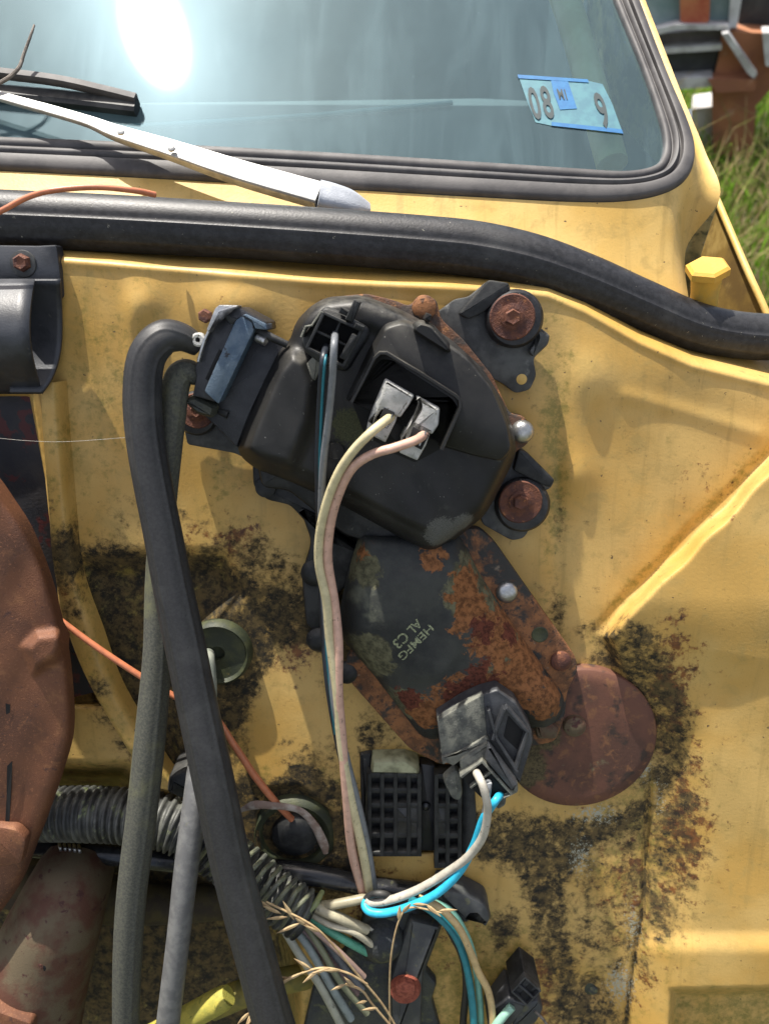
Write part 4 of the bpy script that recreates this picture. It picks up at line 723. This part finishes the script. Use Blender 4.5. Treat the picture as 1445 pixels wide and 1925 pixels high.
part('lump', disc(715, 1760, 12, [(46, 0), (40, 10), (24, 16), (8, 18)], 20), M_dirty, br)
lc = thing('wire_plug', 'loose dark grey two slot plug hanging at the bottom right of the wires', 'connector', F(985, 1870, 10))
part('housing', slab([(956, 1876), (990, 1890), (960, 1930), (930, 1950), (916, 1930)], 10, 38, 1.5, 4), M_socket, lc)
part('boot', slab([(985, 1886), (1012, 1880), (1022, 1900), (1008, 1926), (980, 1940), (960, 1930)], 6, 30, 3, 6), M_bluegrey, lc)
part('head', slab([(960, 1868), (987, 1837), (1017, 1860), (991, 1892)], 14, 44, 1.2, 2), M_plas2, lc)
part('rim', wall(rect(988.5, 1864, 19, 18, 42), 4, 42, 47, closed=True), M_socket, lc)
part('divider', wall([(974, 1852), (988, 1864), (1003, 1878)][::-1], 4, 43, 47), M_socket, lc)
part('slot', slab(rect(982, 1871, 5, 13, 42), 43.4, 44.4, .1, 1), M_void, lc); part('slot', slab(rect(995, 1857, 5, 13, 42), 43.4, 44.4, .1, 1), M_void, lc)
wr([(962, 1892, 40), (944, 1912, 42), (925, 1940, 42), (900, 2000, 40)], 8, wire('mint_wire', (.26, .46, .36), 0), 'mint green wire leaving the loose plug')
wr([(1004, 1900, 30), (1022, 1918, 28), (1034, 1940, 26)], 2.6, M_twig, 'thin frayed brown strand right of the loose plug')
tag(obj('support_rod', *tube([(250, 1968, 44), (330, 1926, 46), (410, 1882, 48), (430, 1871, 48)], [23, 23, 23, 19], 8, 24), M_mossy, smooth=50), 'mossy yellow blunt ended rod crossing behind the hoses at the bottom', 'rod')
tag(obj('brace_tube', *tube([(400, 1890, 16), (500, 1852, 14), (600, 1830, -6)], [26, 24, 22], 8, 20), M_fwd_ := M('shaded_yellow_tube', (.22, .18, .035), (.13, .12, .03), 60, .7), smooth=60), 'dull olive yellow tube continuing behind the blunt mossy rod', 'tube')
# ------------------------------------------------------------------ rusty parts at the left
rd = thing('brake_booster', 'large rust brown pressed steel dish with slots at the left edge', 'brake booster', F(0, 1300, 0))
SHP = [(-160, 760), (-70, 850), (5, 932), (62, 1018), (102, 1130), (127, 1250), (135, 1360), (118, 1445), (66, 1590), (20, 1690), (-60, 1760), (-200, 1740), (-280, 1300), (-230, 900)]
def hsh(x, y, sd):
    h = 48 + 7 * (1 - np.exp(-sd / 7.)) + 7 * ss((120 - x) / 190.)
    bx = sdpoly(x, y, [(46, 1216), (70, 1192), (112, 1186), (122, 1206), (108, 1238), (66, 1264)]); h += 9 * ss((bx + 10) / 22.)
    h += .6 * np.sin(x / 17.) * np.sin(y / 31.); return h
part('shell', field(SHP, (-60, 1320), hsh, 60, 14, 42, smooth=True, pw=1.2), M_boost, rd, smooth=70)
def decal(name, poly, m, par, hf, dh=.4):
    P = np.array(poly, float); v = F(P[:, 0], P[:, 1], hf(P[:, 0], P[:, 1], np.full(len(P), 60.)) + dh); return obj(name, v, [tuple(range(len(P)))[::-1]], m, par, smooth=0)
decal('slot', [(14, 1440), (24, 1430), (22, 1490), (18, 1550), (10, 1552), (13, 1500)], M_void, rd, hsh); decal('slot', [(11, 1322), (20, 1325), (19, 1340), (12, 1343)], M_void, rd, hsh)
part('lug', slab([(-30, 1550), (30, 1560), (50, 1580), (40, 1625), (0, 1632), (-30, 1620)], 58, 66, 2, 8), M_boost, rd)
rc = thing('steering_column', 'mottled rust and grey steel tube with oval holes at the lower left', 'column', F(60, 1800, -20))
part('tube', tube([(40, 2120, 26), (30, 2000, 26), (50, 1900, 26), (84, 1790, 24), (118, 1700, 20), (150, 1620, -10)], [110, 110, 104, 92, 80, 66], 8, 40), M_column, rc, smooth=60)
hh_ = lambda x, y, z: 0 * x + 26 + 90 * .36 * 1.0
for cx_, cy_, rx_, ry_ in ((77, 1814, 11, 19), (117, 1768, 4, 14)):
    o_ = part('hole', disc(cx_, cy_, 56 if cx_ < 100 else 44, [(rx_ + 2, -6), (rx_ + 2, 3), (rx_, 3.4)], 22), M_void, rc); o_.scale = (1, 1, 1)
part('hole_rim', disc(74, 1818, 59.6, [(8, 0), (7, .2)], 16), M_rust, rc)
part('end_cap', slab([(-120, 1886), (-20, 1896), (60, 1925), (70, 2100), (-140, 2100)], 40, 72, 4, 8), M_boost, rc)
tag(obj('crossmember', *tube([(-60, 1640, -40), (60, 1660, -36), (200, 1690, -40), (330, 1700, -60), (480, 1690, -60)], [50, 50, 44, 34, 30], 8, 20), M('grimy_frame', (.04, .03, .018), (.07, .055, .02), 60, .8, bump=(600, .8))), 'grimy dark crossmember in the shade under the pipe', 'crossmember')
tag(obj('inner_panel', *slab([(-200, 700), (30, 700), (86, 740), (92, 900), (104, 1010), (126, 1150), (190, 1300), (-200, 1400)], -18, -8, 2, 6), M_oldblk), 'flaking black and dark red panel behind the brown dish', 'panel')
# black plastic duct top left
du = thing('plastic_duct', 'curved black plastic duct with flange bolted at the upper left', 'duct', F(40, 600, 0))
part('flange', slab([(-200, 458), (70, 462), (106, 460), (112, 500), (116, 556), (100, 575), (-200, 575)], -4, 6, 1.2, 4), M_duct, du)
def arcsheet(x0f, x1f, y0, y1, hf, m, name, nxx=10, nyy=22, th=2.2):
    vs = []; 
    for i in range(nyy + 1):
        t = i / nyy; y = y0 + (y1 - y0) * t
        for j in range(nxx + 1):
            s = j / nxx; x = x0f(t) * (1 - s) + x1f(t) * s; vs.append(F(x, y + 0 * s, hf(t)))
    vs = np.array(vs); n1 = nxx + 1; f_ = [(i * n1 + j, i * n1 + j + 1, (i + 1) * n1 + j + 1, (i + 1) * n1 + j) for i in range(nyy) for j in range(nxx)]
    o = obj(name, vs, f_, m, du, smooth=60); md = o.modifiers.new('thick', 'SOLIDIFY'); md.thickness = th / 1000.; md.offset = 0; return o
arcsheet(lambda t: -200, lambda t: 66 - 16 * math.sin(math.pi * t) + 14 * t, 527, 738, lambda t: 12 + 34 * math.sin(math.pi * min(1, t * .95 + .05)) ** .7, M_duct, 'hood')
arcsheet(lambda t: 20, lambda t: 114 + 4 * math.sin(math.pi * t) - 34 * t ** 5, 526, 738, lambda t: 5 + 13 * (2 * t - 1) ** 2 + 8 * t ** 3, M_duct, 'liner')
part('washer', disc(45, 496, 6, [(25, 0), (24, 1.5), (16, 2)], 28), M_steel, du); part('bolt', disc(43, 494, 8, [(17, 0), (16, 3), (12, 4.5), (5, 4)], 6), M_rust, du, smooth=25)
tag(obj('spider_thread', *tube([(-20, 822, 40), (60, 829, 46), (130, 830, 50), (245, 822, 62)], .4, 6, 5), M('silk', (.3, .28, .24), None, 50, .4)), 'fine spider thread stretched from the dark panel to the hose', 'spider silk')
# ------------------------------------------------------------------ dry grass heads
def spikelet(mb, p, d, L, wd):
    d = nrm(d); s = nrm(np.cross(d, W)); up = np.cross(s, d)
    v = []; f_ = []
    for i, (t, k) in enumerate(((0, .1), (.25, .9), (.5, 1), (.8, .5), (1, .03))):
        for a in range(6): v.append(p + d * L * t + wd * k * (math.cos(a * math.pi / 3) * s + .6 * math.sin(a * math.pi / 3) * up))
    for i in range(4):
        for a in range(6): b = (a + 1) % 6; f_.append((i * 6 + a, i * 6 + b, (i + 1) * 6 + b, (i + 1) * 6 + a))
    mb.add((v, f_))
def grasshead(stem, heads, label, r_=2.2):
    g = thing('grass_stalk', label, 'grass', F(*stem[0]), 'dry grass stalks over the wiring'); part('stem', tube(stem, r_, 8, 7), M_straw, g, smooth=60)
    mb = MB(); m = mpp(*stem[0])
    for i_, (x, y, h, dx, dy, L) in enumerate(heads):
        dy = dy + (15, -13, 5)[i_ % 3]; dx = dx * (1, .8, 1.1)[i_ % 3]
        d = F(x + dx, y + dy, h + (3, 0, 6)[i_ % 3]) - F(x, y, h); spikelet(mb, F(x, y, h), d, L * m, 4.0 * m)
    mb.build('seed_head', M_straw, g)
hd = [];
for i, t in enumerate(np.linspace(0, 1, 12)):
    x = 600 - 130 * t; y = 1752 - 62 * t; hd.append((x, y, 74, -30, -18 + (16 if i % 2 else -10), 44 if i > 2 else 34))
hd += [(480, 1688, 74, -30, 0, 34), (486, 1700, 74, -28, 8, 36)]
grasshead([(760, 1960, 60), (720, 1890, 62), (670, 1830, 66), (620, 1770, 72), (580, 1735, 74), (500, 1695, 74)], hd, 'dry grass stalk with a seed head lying over the torn conduit')
hd = [(x, y, 76, dx, dy, 40) for x, y, dx, dy in ((600, 1822, -30, 10), (585, 1822, -30, -2), (570, 1828, -30, 10), (555, 1832, -30, 4), (545, 1838, -28, 14), (535, 1846, -28, -2), (620, 1820, -30, -6), (500, 1880, -16, 26), (488, 1890, -16, 24), (478, 1898, -18, 22), (470, 1902, -16, 26), (640, 1824, -28, -4))]
grasshead([(690, 1850, 70), (650, 1828, 74), (600, 1820, 76), (545, 1840, 76), (505, 1872, 78), (470, 1905, 78)], hd, 'pale grass seed head arching over the stiff wires at the bottom')
hd = [(650, 1850, 72, -22, -6, 30), (668, 1858, 72, -26, -8, 34), (690, 1882, 70, -20, 0, 26), (710, 1895, 70, -24, -12, 34)]
grasshead([(740, 1935, 66), (700, 1888, 68), (680, 1862, 70), (650, 1850, 72)], hd, 'short grass spray left of the rusty bolt')
hd = [(756, 1716, 60, 10, -26, 36), (750, 1732, 60, 2, -26, 34), (775, 1700, 60, 26, -4, 34), (800, 1700, 60, 28, 8, 34), (825, 1712, 60, 26, 12, 32)]
grasshead([(734, 1960, 50), (732, 1860, 54), (736, 1790, 58), (750, 1730, 60), (772, 1706, 60), (830, 1716, 60)], hd, 'thin grass stem rising in front of the bracket and bending right', 1.8)
# ------------------------------------------------------------------ ground, grass, junk behind
gz = 0.0
M_soil = M('soil', (.06, .05, .025), (.05, .07, .02), 3, .9)
obj('ground', [(-60, -60, gz), (60, -60, gz), (60, 90, gz), (-60, 90, gz)], [(0, 1, 2, 3)], M_soil, None, smooth=0, kind='structure')
def grass(name, n, x0, x1, y0, y1, hmin, hmax, wd, m):
    b = RNG.random((n, 8)); x = x0 + (x1 - x0) * b[:, 0]; y = y0 + (y1 - y0) * b[:, 1] ** 1.2; h = hmin + (hmax - hmin) * b[:, 2] ** 2
    a = b[:, 3] * 6.283; ld = h * (.15 + .6 * b[:, 4]); dx, dy = np.cos(a) * ld, np.sin(a) * ld; wx, wy = -np.sin(b[:, 5] * 6.283) * wd, np.cos(b[:, 5] * 6.283) * wd
    z = np.full(n, gz)
    v = np.stack([np.stack([x - wx, y - wy, z], 1), np.stack([x + wx, y + wy, z], 1), np.stack([x + dx * .35 + wx * .8, y + dy * .35 + wy * .8, z + h * .6], 1), np.stack([x + dx * .35 - wx * .8, y + dy * .35 - wy * .8, z + h * .6], 1), np.stack([x + dx, y + dy, z + h * (.98 - .2 * b[:, 4])], 1)], 1).reshape(-1, 3)
    i = np.arange(n)[:, None] * 5; f_ = (i + np.array([0, 1, 2, 3])).tolist() + (i + np.array([3, 2, 4])).tolist()
    return obj(name, v, f_, m, None, smooth=0, kind='stuff')
def grassmat(name, a, b_, c):
    g = G(name); col = g.mix(g.ramp(g.noise(9, 5, .7), .4, .6), a + (1,), b_ + (1,)); col = g.mix(g.ramp(g.noise(30, 3, .6, off=4.), .52, .6), col, c + (1,))
    d = g.n('ShaderNodeBsdfDiffuse', {'Color': col}); tl = g.n('ShaderNodeBsdfTranslucent', {'Color': col}); mx = g.n('ShaderNodeMixShader', {0: .4}); g.t.links.new(d.outputs[0], mx.inputs[1]); g.t.links.new(tl.outputs[0], mx.inputs[2]); g.t.links.new(mx.outputs[0], g.out.inputs[0]); return g.m
tag(grass('grass', 45000, .2, 4.6, .6, 9, .06, .26, .005, grassmat('green_grass', (.12, .26, .02), (.20, .36, .04), (.28, .27, .09))), 'lush green meadow grass beside the truck', 'grass')
tag(grass('tall_grass', 1500, .9, 2.4, 1.5, 3.3, .15, .5, .004, grassmat('dry_grass', (.30, .23, .11), (.18, .2, .06), (.38, .30, .17))), 'tall dry brown grass stems in front of the wreck', 'grass')
BP = (np.array([1.65, 3.15, 0]), nrm([-.3, -1, 0]))
jk = thing('wrecked_truck', 'rusty orange and white wrecked truck standing in tall grass behind', 'truck', np.array([1.7, 3.4, 0]))
M_jr = M('wreck_rust', (.34, .14, .06), (.24, .095, .05), 5, .75, spots=[((.40, .26, .18), 7, .6, .7)]); M_jw = M('wreck_white', (.5, .5, .5), (.33, .32, .31), 14, .6); M_jb = M('wreck_dark', (.015, .017, .02), (.04, .045, .045), 6, .5)
M_jg = M('wreck_glass', (.16, .24, .25), (.26, .33, .34), 6, .2); M_jred = M('wreck_red', (.34, .06, .03), (.45, .16, .07), 8, .5)
def jpart(name, poly, lift, dep, m):
    P = np.array(poly, float); f0 = Q(P[:, 0], P[:, 1], BP, lift); b0 = f0 - BP[1] * dep; n = len(P); v = np.concatenate([f0, b0]); f_ = [tuple(range(n))[::-1], tuple(range(n, 2 * n))] + [(i, (i + 1) % n, n + (i + 1) % n, n + i) for i in range(n)]
    return obj(name, v, f_, m, jk, smooth=0)
jpart('rear_glass', [(1205, -90), (1280, -90), (1280, 48), (1205, 55)], .0, .05, M_jg); jpart('rear_glass', [(1330, -90), (1395, -90), (1380, 50), (1330, 45)], .0, .05, M_jg)
jpart('tail_panel', [(1275, -90), (1338, -90), (1332, 40), (1322, 46), (1290, 46), (1278, 40)], .05, .2, M_jred); jpart('dark_opening', [(1400, -90), (1500, -90), (1500, 62), (1385, 58)], -.1, .1, M_jb)
jpart('white_pillar', [(1378, -90), (1408, -90), (1384, 52), (1368, 52)], .04, .08, M_jw); jpart('chrome_rail', [(1200, 62), (1270, 46), (1368, 48), (1372, 56), (1270, 56), (1200, 76)], .08, .1, M_jw)
jpart('tailgate', [(1200, 66), (1372, 54), (1356, 90), (1210, 96)], .0, .1, M('wreck_grey', (.09, .08, .075), (.14, .12, .11), 10, .5)); jpart('chrome_trim', [(1200, 94), (1356, 84), (1356, 94), (1200, 104)], .07, .08, M_jw)
jpart('window', [(1200, 104), (1352, 95), (1338, 150), (1200, 158)], .0, .06, M_jb); jpart('bumper', [(1200, 152), (1338, 145), (1340, 163), (1200, 174)], .1, .15, M_jw)
jpart('body_side', [(1356, 58), (1500, 66), (1500, 150), (1445, 170), (1420, 200), (1414, 300), (1340, 290), (1336, 160), (1350, 110)], .03, .6, M_jr); jpart('wheel_arch', [(1330, 150), (1420, 150), (1418, 170), (1345, 175)], .12, .1, M_jr)
jpart('diagonal_trim', [(1356, 64), (1368, 62), (1422, 140), (1416, 148), (1404, 138)], .12, .06, M_jw); jpart('lower_side', [(1300, 205), (1338, 200), (1345, 330), (1290, 320)], -.05, .2, M_jw); jpart('hinge_trim', [(1432, 62), (1480, 60), (1480, 130), (1438, 124)], .12, .1, M_jw)
